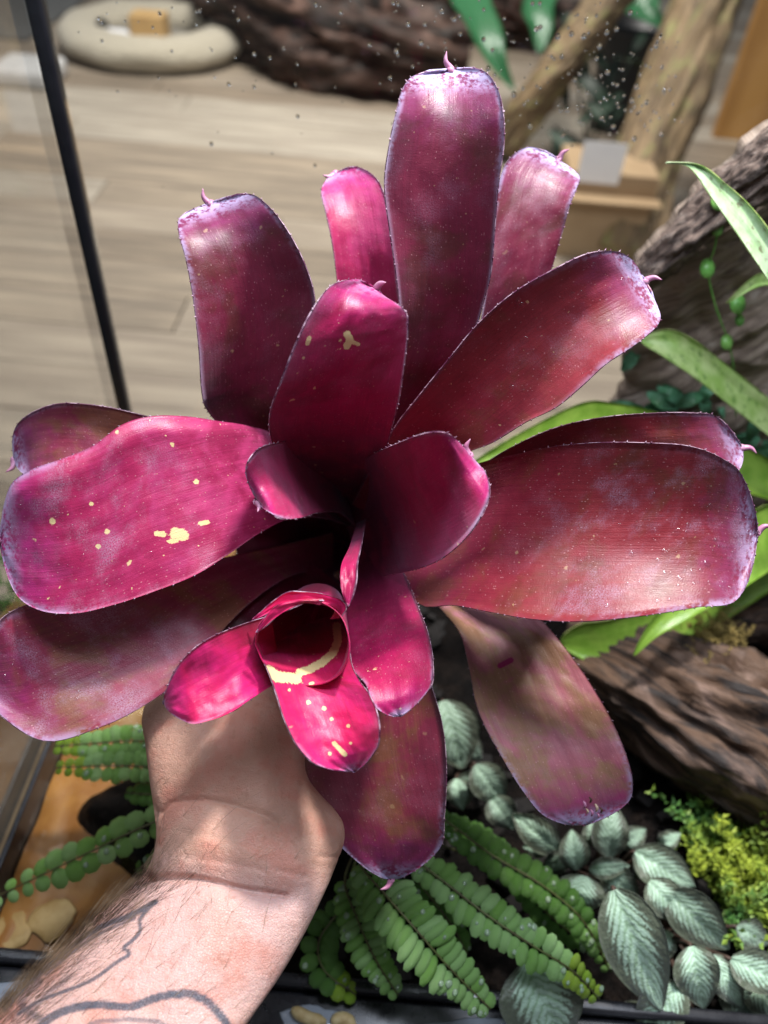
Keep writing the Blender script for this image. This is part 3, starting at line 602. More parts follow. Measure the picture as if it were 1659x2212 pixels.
leaf(bro, [(840, 1230), (880, 1310), (905, 1400), (935, 1492), (956, 1570), (964, 1660), (960, 1760), (946, 1838)], [(760, 1240), (720, 1330), (680, 1430), (640, 1540), (625, 1620), (640, 1700), (690, 1760), (742, 1835)],
     (845, 1900), (.42, .385, .37, .362, .356, .352, .350, .355), .30, mat=LM(C_MAUVE, spots=.2, scurf=1.2), spine=(832, 1912), tipcurl=0.0072)
leaf(bro, [(960, 1180), (1080, 1260), (1160, 1330), (1212, 1388), (1262, 1456), (1312, 1538), (1346, 1612), (1366, 1685), (1352, 1738)],
     [(860, 1220), (905, 1270), (955, 1318), (995, 1372), (1015, 1450), (1034, 1537), (1080, 1628), (1132, 1712), (1182, 1766)],
     (1262, 1782), (.43, .405, .385, .370, .360, .352, .346, .346), .16, mat=LM(C_OLIVE, spots=.12, scurf=1.0, speck=.8, patch=(.40, .58)), tipcurl=0.0072, ridge=.02, label='olive and rose leaf with a ragged brown tip', marks=(([(1080, 1438), (1104, 1426)], 6, -1.2),))
o15 = bro.children[-1]
for k_, (x_, y_, r_) in enumerate(((1262, 1738, 9), (1275, 1728, 7), (1288, 1745, 9), (1278, 1756, 8), (1298, 1750, 7), (1268, 1752, 6), (1292, 1762, 6))):
    d_ = .3395; ax_ = spline([P(x_ - 3, y_ - r_, d_), P(x_ + 2, y_, d_ - .001), P(x_ - 1, y_ + r_, d_)], 7)
    v, f = loft_tube(ax_, np.array([.2, .8, 1, 1.1, .9, .7, .15]) * r_ * .35 * d_ / FPX, 7)
    mesh('torn_fibre', v - np.array(bro.location), f, (SPINE, TORN1, TORN2)[k_ % 3], o15)
# inner leaves
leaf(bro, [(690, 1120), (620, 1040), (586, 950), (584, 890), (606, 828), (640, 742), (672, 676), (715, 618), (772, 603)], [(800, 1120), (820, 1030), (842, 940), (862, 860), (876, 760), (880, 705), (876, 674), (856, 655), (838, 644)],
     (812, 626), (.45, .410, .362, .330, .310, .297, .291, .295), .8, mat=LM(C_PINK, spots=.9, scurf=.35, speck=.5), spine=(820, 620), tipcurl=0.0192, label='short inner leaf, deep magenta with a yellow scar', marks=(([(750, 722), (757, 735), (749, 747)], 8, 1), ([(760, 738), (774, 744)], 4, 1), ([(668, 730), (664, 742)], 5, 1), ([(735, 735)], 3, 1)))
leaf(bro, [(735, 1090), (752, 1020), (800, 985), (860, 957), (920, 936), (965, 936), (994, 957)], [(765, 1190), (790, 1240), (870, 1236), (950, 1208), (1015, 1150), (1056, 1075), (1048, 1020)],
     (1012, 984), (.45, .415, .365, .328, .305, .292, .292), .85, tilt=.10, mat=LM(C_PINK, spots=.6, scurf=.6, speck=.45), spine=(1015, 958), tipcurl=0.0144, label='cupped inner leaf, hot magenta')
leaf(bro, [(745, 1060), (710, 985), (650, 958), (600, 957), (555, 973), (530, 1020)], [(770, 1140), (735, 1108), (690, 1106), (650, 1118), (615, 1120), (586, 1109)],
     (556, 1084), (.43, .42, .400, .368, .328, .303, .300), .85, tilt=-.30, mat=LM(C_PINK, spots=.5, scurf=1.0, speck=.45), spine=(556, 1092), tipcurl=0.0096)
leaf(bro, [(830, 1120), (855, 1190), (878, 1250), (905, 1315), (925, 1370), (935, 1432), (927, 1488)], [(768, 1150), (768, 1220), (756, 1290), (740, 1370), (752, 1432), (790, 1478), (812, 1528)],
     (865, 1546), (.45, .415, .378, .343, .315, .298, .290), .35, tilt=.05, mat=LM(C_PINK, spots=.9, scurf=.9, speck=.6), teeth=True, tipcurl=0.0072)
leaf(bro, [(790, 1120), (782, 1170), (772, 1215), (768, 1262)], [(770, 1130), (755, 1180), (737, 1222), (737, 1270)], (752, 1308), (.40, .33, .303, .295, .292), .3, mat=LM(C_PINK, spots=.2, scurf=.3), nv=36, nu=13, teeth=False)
leaf(bro, [(630, 1180), (545, 1255), (480, 1325), (455, 1390)], [(740, 1270), (670, 1360), (620, 1430), (570, 1470)], (510, 1450), (.43, .405, .384, .370, .366), .10, mat=LM(C_WINE, spots=.2, scurf=.3), nv=36, nu=13)  # extra leaf added to darken the gap in front of the palm
# cup formed by the sheathing leaf bases, and the stem under it
ring = lambda cx_, cy_, rx, ry, d, n=40: [P(cx_ + rx * math.cos(2 * math.pi * i / n), cy_ + ry * math.sin(2 * math.pi * i / n), d + .004 * math.sin(i * .9)) for i in range(n)]
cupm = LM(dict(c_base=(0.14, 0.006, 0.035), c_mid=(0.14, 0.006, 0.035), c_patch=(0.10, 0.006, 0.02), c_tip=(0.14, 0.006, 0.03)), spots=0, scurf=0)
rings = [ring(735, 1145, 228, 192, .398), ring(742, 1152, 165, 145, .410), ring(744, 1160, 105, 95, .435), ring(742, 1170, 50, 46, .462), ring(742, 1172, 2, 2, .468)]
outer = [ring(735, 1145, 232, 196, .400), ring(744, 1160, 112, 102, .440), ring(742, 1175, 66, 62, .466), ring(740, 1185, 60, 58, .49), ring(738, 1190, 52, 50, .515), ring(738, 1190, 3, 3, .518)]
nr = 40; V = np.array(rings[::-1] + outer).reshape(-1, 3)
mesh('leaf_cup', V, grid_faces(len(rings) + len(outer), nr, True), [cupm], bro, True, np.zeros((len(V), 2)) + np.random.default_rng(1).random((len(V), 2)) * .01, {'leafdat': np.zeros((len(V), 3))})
# offset (pup) in front
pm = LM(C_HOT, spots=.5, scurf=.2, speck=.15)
rimpx = [(552, 1392), (556, 1358), (578, 1328), (612, 1306), (655, 1296), (700, 1304), (735, 1330), (752, 1370), (754, 1412), (738, 1452), (700, 1476), (650, 1480), (605, 1468), (570, 1432)]
rimd = [.300, .297, .296, .297, .298, .297, .294, .291, .290, .292, .296, .299, .300, .301]
rp = np.array([[x, y, d] for (x, y), d in zip(rimpx, rimd)]); cpx = rp.mean(0)
def pr(k, dd, cx2, cy2, off=0):
    out = []
    cl = np.vstack([rp, rp[:1]]); sm = spline(cl, 57)[:-1]
    for q in sm:
        x = cx2 + (q[0] - cpx[0]) * k; y = cy2 + (q[1] - cpx[1]) * k; out.append(P(x, y, q[2] + dd))
    return out
inn = [pr(1.0, 0, cpx[0], cpx[1]), pr(.97, .010, cpx[0], cpx[1] - 4), pr(.88, .030, cpx[0] + 10, cpx[1] - 30), pr(.62, .055, cpx[0] + 30, cpx[1] - 70), pr(.1, .070, cpx[0] + 45, cpx[1] - 100)]
ou = [pr(1.015, .0006, cpx[0], cpx[1]), pr(1.0, .012, cpx[0], cpx[1]), pr(.92, .038, cpx[0] + 8, cpx[1] - 8), pr(.66, .080, cpx[0] + 25, cpx[1] - 30), pr(.30, .115, cpx[0] + 45, cpx[1] - 60)]
V = np.array(inn[::-1] + ou).reshape(-1, 3); n_ = 56
uvp = np.array([[i / n_ * 1.6, j * .15] for j in range(10) for i in range(n_)]); ldp = np.array([[0.2, [0.0, .12, .25, .4, .5, .5, .4, .3, .2, .1][j], 0] for j in range(10) for i in range(n_)])
pup = mesh('offset', V, grid_faces(10, n_, True), [pm, MARG], bro, True, uvp, {'leafdat': ldp}); pup['label'] = 'young pink offset rosette with a rolled open funnel'
pup_off = np.array(bro.location)
v, f = loft_tube(spline([P(cpx[0] + 45, cpx[1] - 60, .405), P(715, 1270, .45), P(740, 1188, .485)], 14), np.full(14, .008), 12); mesh('stolon', v, f, [SPINE], bro)
def pleaf(*a, **k):
    o, V_ = leaf(pup, *a, **k); co = np.zeros(len(o.data.vertices) * 3); o.data.vertices.foreach_get('co', co)
    o.data.vertices.foreach_set('co', (co.reshape(-1, 3) - pup_off).ravel()); o.data.update(); return o
pleaf([(585, 1330), (545, 1342), (500, 1358), (455, 1378), (415, 1405), (380, 1445)], [(610, 1468), (580, 1486), (545, 1508), (500, 1538), (450, 1557), (405, 1561)], (354, 1520), (.322, .306, .297, .292, .289, .292), .25, mat=LM(C_HOT, spots=.4, scurf=.8, speck=.1), teeth=True, tipcurl=0.0072)
pleaf([(716, 1322), (738, 1345), (752, 1385), (760, 1435), (775, 1468), (797, 1500), (814, 1540), (819, 1582), (810, 1622)], [(580, 1340), (560, 1372), (556, 1404), (570, 1430), (582, 1455), (598, 1500), (616, 1556), (646, 1615), (690, 1654)], (765, 1666),
      (.372, .345, .322, .308, .300, .294, .289, .285, .283, .284), .62, mat=LM(C_HOT, spots=.5, scurf=.7, speck=.1), teeth=False, tipcurl=0.006,
      marks=(([(727, 1352), (730, 1385), (718, 1412), (695, 1432), (668, 1446), (648, 1452)], 9, 1), ([(580, 1448), (600, 1462), (640, 1466)], 12, 1), ([(673, 1478)], 6, 1), ([(666, 1517)], 5, 1), ([(700, 1530)], 5, 1), ([(716, 1553)], 4, 1), ([(752, 1568)], 4, 1), ([(722, 1606), (745, 1630)], 5, 1), ([(712, 1628)], 4, 1), ([(625, 1490)], 3, 1), ([(757, 1605)], 3, 1)))
pleaf([(735, 1335), (748, 1312), (735, 1296), (700, 1284), (655, 1279), (612, 1284)], [(712, 1338), (722, 1322), (712, 1312), (690, 1306), (655, 1300), (618, 1306)], (548, 1338), (.305, .303, .302, .302, .302, .303), .2, mat=LM(C_HOT, spots=.2, scurf=.5, speck=.1), teeth=False, nv=40, nu=11, wave=.0006)
pleaf([(700, 1298), (660, 1296), (615, 1302), (585, 1318)], [(690, 1306), (655, 1304), (620, 1318), (590, 1338)], (555, 1366), (.294, .292, .292, .293, .295), .2, mat=LM(C_HOT, spots=.2, scurf=.6, speck=.1), teeth=False, nv=36, nu=11, wave=.0006)

# ------------------------------------------------------------------ the arm
st = [((560, 1290), (680, 1250), .440, .6), ((470, 1350), (668, 1330), .418, .6), ((370, 1440), (662, 1420), .385, .56), ((312, 1530), (658, 1515), .360, .56), ((318, 1600), (658, 1600), .348, .60), ((328, 1680), (662, 1680), .340, .64),
      ((339, 1750), (700, 1738), .334, .66), ((342, 1805), (738, 1795), .329, .66), ((322, 1872), (722, 1875), .322, .68), ((282, 1918), (693, 1942), .316, .70), ((225, 1967), (660, 2008), .310, .72), ((148, 2037), (615, 2085), .302, .74),
      ((60, 2120), (562, 2160), .292, .76), ((-30, 2210), (503, 2245), .284, .78), ((-150, 2320), (420, 2350), .272, .8), ((-330, 2500), (290, 2510), .256, .82), ((-560, 2720), (120, 2720), .240, .82)]
Ls = spline([s[0] for s in st], 70); Rs_ = spline([s[1] for s in st], 70)
ii = np.linspace(0, 1, len(st)); jj = np.linspace(0, 1, 70)
def resamp(vals):
    # match spline()'s chord parameter of the left track
    p = np.array([s[0] for s in st], float); k = np.concatenate([[0], np.cumsum(np.linalg.norm(np.diff(p, axis=0), axis=1))]); k /= k[-1]
    return np.interp(jj, k, vals)
def tracks():
    pm_ = np.array([(np.array(s[0]) + np.array(s[1])) / 2 for s in st]); k = np.concatenate([[0], np.cumsum(np.linalg.norm(np.diff(pm_, axis=0), axis=1))]); k /= k[-1]
    f = lambda a: catmull(np.array(a, float).reshape(len(st), -1), jj, k)
    return f([s[0] for s in st]), f([s[1] for s in st]), f([s[2] for s in st])[:, 0], f([s[3] for s in st])[:, 0]
Ls, Rs_, dS, fS = tracks()
nua = 48; AV = []
for j in range(70):
    d = dS[j]; l = P(*Ls[j], d); r = P(*Rs_[j], d); c = (l + r) / 2; a = (r - l) / 2; hwid = np.linalg.norm(a)
    b = -Fw * hwid * fS[j]
    for i in range(nua):
        th = 2 * math.pi * i / nua; cs, sn = math.cos(th), math.sin(th); p = 2.25
        rr = (abs(cs) ** p + abs(sn) ** p) ** (-1 / p)
        AV.append(c + a * cs * rr + b * sn * rr)
AF = grid_faces(70, nua, True) + [list(range(nua))[::-1], [69 * nua + i for i in range(nua)]]
parts = [(np.array(AV), AF)]
def finger(pts, rads, n=22):
    ax = spline([P(*q) for q in pts], n); r = np.interp(np.linspace(0, 1, n), np.linspace(0, 1, len(rads)), rads)
    t0 = ax[-1] + (ax[-1] - ax[-2]) * .8; ax = np.vstack([ax, t0]); r = np.append(r, r[-1] * .45); return loft_tube(ax, r, 16)
fr_ = [.0105, .0100, .0095, .0088, .0082, .0074]
parts.append(finger([(590, 1330, .418), (630, 1225, .452), (700, 1130, .482), (780, 1110, .497), (835, 1150, .502), (850, 1200, .498)], fr_))
parts.append(finger([(610, 1340, .425), (650, 1250, .466), (710, 1160, .497), (785, 1140, .512), (840, 1180, .514), (850, 1235, .508)], fr_))
parts.append(finger([(620, 1350, .430), (665, 1275, .478), (720, 1195, .512), (790, 1175, .525), (838, 1212, .524), (842, 1262, .516)], [x * .95 for x in fr_]))
parts.append(finger([(625, 1360, .432), (670, 1300, .486), (725, 1232, .524), (785, 1215, .536), (825, 1245, .534), (828, 1285, .526)], [x * .85 for x in fr_]))
parts.append(finger([(560, 1400, .400), (640, 1330, .418), (700, 1290, .437), (760, 1262, .450), (815, 1235, .460)], [.014, .0135, .0115, .0105, .0090]))
V = []; F = []
for v, f in parts:
    o0 = len(V); V += list(v); F += [[k + o0 for k in q] for q in f]
SK = N('skin'); c = SK.obj(); at = SK.n('ShaderNodeAttribute', {'attribute_name': 'skindat'}).outputs['Color']
sp = SK.n('ShaderNodeSeparateColor', None, Color=at); tat, tan = sp.outputs[0], sp.outputs[1]
n1 = SK.noise(c, 55, 5, .6); n2 = SK.noise(c, 230, 4, .65); n3 = SK.noise(c, 18, 3)
b = SK.mix(tan, (0.66, 0.42, 0.38), (0.52, 0.29, 0.21)); b = SK.mix(SK.math('MULTIPLY', SK.step(n1, .46, .68), .6), b, (0.55, 0.20, 0.145)); b = SK.mix(SK.math('MULTIPLY', SK.step(n3, .5, .7), .35), b, (0.60, 0.35, 0.24))
b = SK.mix(SK.math('MULTIPLY', SK.step(n2, .56, .70), .34), b, (0.35, 0.13, 0.075))
tn = SK.math('MULTIPLY', tat, SK.math('MULTIPLY_ADD', n2, .4, .68), clamp=True)
b = SK.mix(tn, b, (0.060, 0.075, 0.105))
vo = SK.n('ShaderNodeTexVoronoi', {'feature': 'DISTANCE_TO_EDGE'}, Vector=c, Scale=1100.0).outputs[0]
vw = SK.noise(SK.map(c, sc=(1, 1, 1)), 420, 4, .6)
hgt = SK.math('ADD', SK.math('MULTIPLY', SK.step(vo, 0, .12), .30), SK.math('ADD', SK.math('MULTIPLY', vw, 1.0), SK.math('MULTIPLY', n2, .8)))
SK.bsdf(Base__Color=b, Roughness=SK.math('MULTIPLY_ADD', n2, .25, .36), Specular__IOR__Level=.45, Subsurface__Weight=.18, Subsurface__Radius=(1.0, .35, .2), Subsurface__Scale=.004, Normal=SK.bump(hgt, .65, .0009)); SK = SK.m
tmp = mesh('tmp', np.array(V), F, SK)
md = tmp.modifiers.new('r', 'REMESH'); md.mode = 'VOXEL'; md.voxel_size = .0008
md = tmp.modifiers.new('s', 'SMOOTH'); md.iterations = 10; md.factor = .5
dg = bpy.context.evaluated_depsgraph_get(); me = bpy.data.meshes.new_from_object(tmp.evaluated_get(dg)); bpy.data.objects.remove(tmp)
me.name = 'person'; nvn = len(me.vertices); co = np.zeros(nvn * 3); me.vertices.foreach_get('co', co); co = co.reshape(-1, 3)
no = np.zeros(nvn * 3); me.vertices.foreach_get('normal', no); no = no.reshape(-1, 3)
q = co - CC; dd = q @ Fw; PX = np.stack([W / 2 + FPX * (q @ Rt) / dd, H / 2 - FPX * (q @ Up) / dd], 1); front = (no * q).sum(1) < 0
def pdist(poly, smooth=True):
    poly = spline(np.array(poly, float), 40) if smooth else np.array(poly, float); best = np.full(nvn, 1e9)
    for a, b_ in zip(poly[:-1], poly[1:]):
        v = b_ - a; t = np.clip(((PX - a) @ v) / (v @ v + 1e-9), 0, 1); best = np.minimum(best, np.linalg.norm(PX - a - t[:, None] * v, axis=1))
    return best
disp = np.zeros(nvn)
for poly, w, dep in (([(312, 1892), (390, 1893), (450, 1901), (530, 1920), (620, 1934)], 6, .0028), ([(312, 1892), (390, 1893), (450, 1901), (530, 1920), (620, 1934)], 26, .0022), ([(342, 1756), (372, 1732), (450, 1728), (540, 1748), (605, 1776)], 6, .0012), ([(342, 1756), (372, 1732), (450, 1728), (540, 1748), (605, 1776)], 22, .0014),
                     ([(648, 1760), (655, 1790), (650, 1815)], 6, .0007), ([(690, 1850), (725, 1850)], 5, .0005), ([(400, 1800), (470, 1810), (560, 1830)], 9, .0004), ([(400, 1850), (480, 1862), (570, 1880)], 7, .0004), ([(600, 1880), (660, 1895)], 7, .0004)):
    disp -= dep * np.exp(-(pdist(poly) / w) ** 2)
# tendon and bony relief
for poly, w, dep in (([(430, 1560), (440, 1660), (445, 1720)], 28, .0018), ([(540, 1560), (560, 1660), (570, 1740)], 30, .0012), ([(690, 1790), (700, 1800)], 50, .0025), ([(470, 1960), (430, 2060), (380, 2160)], 45, .0015), ([(450, 1820), (560, 1845)], 30, .0015)):
    disp += dep * np.exp(-(pdist(poly) / w) ** 2)
co += no * (disp * front)[:, None]; me.vertices.foreach_set('co', co.ravel())
tat_ = np.zeros(nvn)
for poly, w, s_ in (([(336, 1948), (280, 1978), (225, 1999), (175, 2029), (110, 2082), (50, 2135), (10, 2180)], 6, 1), ([(290, 1984), (225, 2012), (165, 2050), (100, 2105)], 3.5, .8), ([(336, 1948), (312, 1972), (301, 1990), (304, 2009), (290, 2028), (267, 2048), (281, 2060), (250, 2080), (210, 2110), (170, 2130), (90, 2160), (40, 2190)], 4, .95),
                    ([(130, 2052), (180, 2044), (240, 2032)], 2, .4), ([(60, 2250), (100, 2205), (150, 2180), (215, 2170), (280, 2175), (340, 2156), (400, 2149), (438, 2158), (468, 2184), (494, 2220), (500, 2260)], 9, 1), ([(180, 2225), (215, 2207), (320, 2204), (380, 2225)], 5, .7), ([(85, 2120), (45, 2165), (85, 2200)], 8, .7), ([(150, 2110), (100, 2150), (60, 2200)], 5, .5)):
    d = pdist(poly); tat_ = np.maximum(tat_, s_ * np.clip(1 - (d - w * 1.02 + 1.2) / 2.4, 0, 1))
tat_ *= front
tan_ = np.clip((1925 - PX[:, 1] + (PX[:, 0] - 450) * .12) / 90, 0, 1) * .9 + .05
tan_ = np.maximum(tan_, .45 * np.exp(-((PX[:, 0] - 480) / 60) ** 2 - ((PX[:, 1] - 2020) / 110) ** 2))
a = me.color_attributes.new('skindat', 'FLOAT_COLOR', 'POINT'); cc = np.ones((nvn, 4)); cc[:, 0] = tat_; cc[:, 1] = tan_; cc[:, 2] = 0; a.data.foreach_set('color', cc.ravel())
me.polygons.foreach_set('use_smooth', [True] * len(me.polygons)); me.update()
arm = link(bpy.data.objects.new('person', me)); tag(arm, 'bare tattooed forearm and hand gripping the wine red bromeliad by its base', 'person')
# arm hair
cand = np.where((PX[:, 1] > 1690) & (PX[:, 1] < 2240) & ((no * q).sum(1) < .10 * np.linalg.norm(q, axis=1)))[0]
lx = np.interp(PX[cand, 1], [s[0][1] for s in st], [s[0][0] for s in st]); rx_ = np.interp(PX[cand, 1], [s[1][1] for s in st], [s[1][0] for s in st])
sx = (PX[cand, 0] - lx) / (rx_ - lx + 1e-6)
wgt = np.exp(-(np.clip(sx, 0, 1) / .16) ** 2) * np.clip((PX[cand, 1] - 1860) / 60, 0.06, 1) * 1.0 + .10 * np.clip(1 - sx, 0, 1) * np.clip((PX[cand, 1] - 1780) / 100, .12, 1)
wgt /= wgt.sum(); pick = RNG.choice(cand, 1150, p=wgt); hv, hf = [], []
for i in pick:
    p = co[i]; n_ = no[i]; loc_s = (PX[i, 0] - np.interp(PX[i, 1], [s[0][1] for s in st], [s[0][0] for s in st])) / 450
    ang = RNG.normal(38 if loc_s < .25 else 60, 14); ang = math.radians(ang)
    dirv = Rt * math.cos(ang) + Up * math.sin(ang); dirv -= n_ * (dirv @ n_); dirv /= np.linalg.norm(dirv) + 1e-9
    L = RNG.uniform(.009, .024) * (1 if loc_s < .3 else .75); lift = RNG.uniform(.15, .55); curl = RNG.normal(0, .25); sd = np.cross(n_, dirv)
    w = RNG.uniform(.00005, .00009); b0 = len(hv)
    for k in range(5):
        t = k / 4; c_ = p + dirv * L * t + n_ * (L * lift * t * (1 - .45 * t)) + sd * L * curl * t * t; ww = w * (1 - .8 * t)
        hv += [c_ + sd * ww, c_ - sd * ww * .5 + n_ * ww * .87, c_ - sd * ww * .5 - n_ * ww * .87]
    hf += grid_faces(5, 3, True, b0)
g = N('arm_hair'); g.bsdf(Base__Color=g.mix(g.step(g.noise(g.obj(), 90, 2), .4, .6), (0.055, 0.032, 0.018), (0.30, 0.21, 0.13)), Roughness=.4)
tag(mesh('arm_hair', np.array(hv), hf, g.m, arm), kind='stuff')

# ------------------------------------------------------------------ green bromeliad at the right
def green_mat(name, a, b, blot, amt, seed):
    g = N(name); uv = g.map(g.uv(), loc=(seed, seed * 2, 0)); n1 = g.noise(uv, 7, 4); n2 = g.noise(g.map(uv, sc=(1, .6, 1)), 26, 4, .6); s = g.noise(g.map(uv, sc=(80, 3, 1)), 1, 3)
    c = g.mix(g.step(n1, .35, .65), a, b); c = g.mix(g.math('MULTIPLY', g.step(n2, .55, .66), amt), c, blot)
    bs = g.n('ShaderNodeBsdfPrincipled', None, Base__Color=c, Roughness=.36, Normal=g.bump(s, .3, .001)); tr = g.n('ShaderNodeBsdfTranslucent', None, Color=c)
    mx = g.n('ShaderNodeMixShader', None, _0=.22, _1=bs.outputs[0], _2=tr.outputs[0]); g.t.links.new(mx.outputs[0], g.out.inputs[0]); return g.m
GM1 = green_mat('green_leaf_pale', (0.34, 0.52, 0.24), (0.55, 0.70, 0.45), (0.16, 0.12, 0.07), .8, 1)
GM2 = green_mat('green_leaf_mottled', (0.34, 0.54, 0.12), (0.56, 0.70, 0.28), (0.12, 0.26, 0.05), .75, 2)
GM3 = green_mat('green_leaf_bright', (0.17, 0.33, 0.03), (0.27, 0.44, 0.06), (0.22, 0.33, 0.04), .3, 3)
gb = empty('green_bromeliad', 'green mottled bromeliad with arching leaves beside the cork slab', 'bromeliad', loc=tuple(P(1800, 1090, .54)))
hub = (1800, 1090)
leaf(gb, [(1830, 1000), (1800, 780), (1740, 620), (1640, 468), (1560, 390), (1510, 356)], [(1790, 1000), (1745, 780), (1680, 640), (1610, 530), (1540, 430), (1490, 362)], (1440, 352), (.50, .44, .41, .39, .385, .382), .4, mat=GM1, marg=MARG_G, teeth=False, nv=50, nu=13, label='pale green leaf with brown banding and a dry tip')
leaf(gb, [(1800, 1000), (1740, 920), (1660, 858), (1580, 795), (1500, 735), (1440, 712)], [(1770, 1050), (1720, 990), (1640, 925), (1570, 870), (1500, 815), (1430, 768)], (1385, 735), (.53, .52, .51, .50, .495, .495), .3, mat=GM2, marg=MARG_G, teeth=False, nv=50, nu=13)
leaf(gb, [(1830, 1010), (1790, 800), (1740, 660), (1690, 600), (1640, 592)], [(1800, 1010), (1760, 800), (1715, 680), (1680, 625), (1640, 618)], (1570, 655), (.53, .49, .47, .46, .455, .455), .3, mat=GM2, marg=MARG_G, teeth=False, nv=40, nu=9)
leaf(gb, [(1790, 1060), (1600, 960), (1450, 900), (1330, 870), (1230, 880)], [(1790, 1120), (1600, 1060), (1450, 1010), (1330, 985), (1200, 985)], (1010, 1010), (.54, .53, .52, .51, .50, .50), .2, mat=GM3, marg=MARG_G, teeth=False, nv=50, nu=13)
leaf(gb, [(1780, 1120), (1730, 1090), (1680, 1085), (1620, 1110), (1540, 1200), (1450, 1290), (1400, 1350)], [(1800, 1160), (1760, 1180), (1700, 1210), (1660, 1235), (1590, 1280), (1500, 1330), (1420, 1375)], (1370, 1415), (.54, .52, .50, .49, .485, .48, .48), .3, mat=GM3, marg=MARG_G, teeth=False, nv=50, nu=13)
leaf(gb, [(1780, 1150), (1500, 1270), (1330, 1335), (1250, 1350)], [(1780, 1200), (1500, 1380), (1350, 1430), (1285, 1435)], (1212, 1390), (.55, .54, .535, .525, .53), .3, mat=GM3, marg=MARG_G, teeth=False, nv=40, nu=11)
v, f = loft_tube(spline([P(1800, 1040, .52), P(1795, 1110, .56), G(1790, 1190, .025)], 12), np.linspace(.02, .014, 12), 14)
mesh('stem', v, f, GM2, gb)

# creeping vine on the cork
VINE = simple('vine_leaf', (0.12, 0.34, 0.06), (0.22, 0.46, 0.10), .35, 90, .2)
vn = empty('creeping_vine', 'thin creeping vine with tiny round green leaves on the cork slab', 'vine', loc=tuple(YP(1560, 420, .440)))
vp = [(1562, 400), (1552, 470), (1545, 530), (1530, 585), (1545, 660), (1572, 735), (1585, 800), (1590, 900)]
v, f = loft_tube(spline([YP(x, y, .440) for x, y in vp], 40), np.full(40, .0006), 6); mesh('stem', v, f, VINE, vn)
def disc_leaf(name, p, d, n_, L, Wd, mat, parent, dome=.15, n=14, share=None):
    pass
for x, y, r in ((1553, 432, 18), (1551, 490, 16), (1530, 578, 19), (1572, 738, 15), (1596, 655, 20), (1600, 690, 12)):
    c = YP(x, y, .436); rr = r * .62 / FPX; rr = r * proj(c)[2] / FPX; V = [c]
    for k in range(14):
        a_ = 2 * math.pi * k / 14; e = c + (Rt * math.cos(a_) * .85 + Up * math.sin(a_) * 1.15) * rr + Fw * .0012; V.append(e)
    V += [w + Fw * .0006 for w in V]
    F = [[0, 1 + k, 1 + (k + 1) % 14] for k in range(14)] + [[15, 16 + (k + 1) % 14, 16 + k] for k in range(14)] + [[1 + k, 16 + k, 16 + (k + 1) % 14, 1 + (k + 1) % 14] for k in range(14)]
    mesh('leaf', np.array(V), F, VINE, vn)
# low plants in front of the cork
MG = green_mat('low_green', (0.08, 0.26, 0.12), (0.16, 0.40, 0.24), (0.04, 0.14, 0.06), .5, 5)
lp = empty('ground_cover_plant', 'low dark green leafy plant under the mottled bromeliad leaves', 'plant', loc=tuple(G(1500, 980, .02)))
r3 = random.Random(3)
for k in range(40):
    x = r3.uniform(1340, 1700); y = r3.uniform(770, 960) + (x - 1340) * .10; an = r3.uniform(0, 6.28); L = r3.uniform(32, 60); dx, dy = math.cos(an) * L, math.sin(an) * L * .8; wx, wy = -dy * .42, dx * .42
    d = r3.uniform(.53, .56)
    leaf(lp, [(x - dx + wx * .3, y - dy + wy * .3), (x - dx * .3 + wx, y - dy * .3 + wy), (x + dx * .5 + wx * .8, y + dy * .5 + wy * .8)], [(x - dx - wx * .3, y - dy - wy * .3), (x - dx * .3 - wx, y - dy * .3 - wy), (x + dx * .5 - wx * .8, y + dy * .5 - wy * .8)], (x + dx, y + dy), (d + .01, d, d + .008), .2, mat=MG, marg=MG, teeth=False, nv=12, nu=7, th=.0008)
v, f = loft_tube(spline([P(1480, 900, .55), P(1500, 960, .57), G(1510, 1060, .03)], 10), np.full(10, .004), 8); mesh('stem', v, f, MG, lp)

# ------------------------------------------------------------------ ferns
def fern_mat(name, a, b):
    g = N(name); inf = g.n('ShaderNodeObjectInfo').outputs['Random']; c = g.obj(); n1 = g.noise(c, 220, 3)
    k = g.mix(inf, a, b); k = g.mix(g.math('MULTIPLY', n1, .4), k, tuple(x * .6 for x in a))
    bs = g.n('ShaderNodeBsdfPrincipled', None, Base__Color=k, Roughness=.22, Normal=g.bump(n1, .6, .001)); tr = g.n('ShaderNodeBsdfTranslucent', None, Color=k)
    mx = g.n('ShaderNodeMixShader', None, _0=.25, _1=bs.outputs[0], _2=tr.outputs[0]); g.t.links.new(mx.outputs[0], g.out.inputs[0]); return g.m
FM = fern_mat('fern_leaf', (0.22, 0.46, 0.09), (0.42, 0.68, 0.28)); FM2 = fern_mat('fern_leaf_young', (0.24, 0.44, 0.03), (0.40, 0.58, 0.07)); FM3 = fern_mat('fern_leaf_old', (0.09, 0.22, 0.04), (0.17, 0.36, 0.08))
RACH = simple('fern_stalk', (0.10, 0.12, 0.03), (0.07, 0.06, 0.02), .5, 60)
def leaflet_mesh(mat):
    n = 18; V = [(0, 0.5, .06)]
    for rr in (.62, 1.0):
        for i in range(n):
            a_ = 2 * math.pi * i / n; x = math.sin(a_); y = -math.cos(a_); k = 1 - .06 * (i % 2) * (rr == 1.0)
            V.append((.50 * x * rr * k, .5 + .5 * y * rr * k, .06 - .20 * rr * rr + (.05 if rr < 1 else 0)))
    F = [[0, 1 + i, 1 + (i + 1) % n] for i in range(n)] + [[1 + i, 1 + n + i, 1 + n + (i + 1) % n, 1 + (i + 1) % n] for i in range(n)]
    me = bpy.data.meshes.new('leaflet'); me.from_pydata(V, [], F); me.materials.append(mat); me.polygons.foreach_set('use_smooth', [True] * len(F)); return me
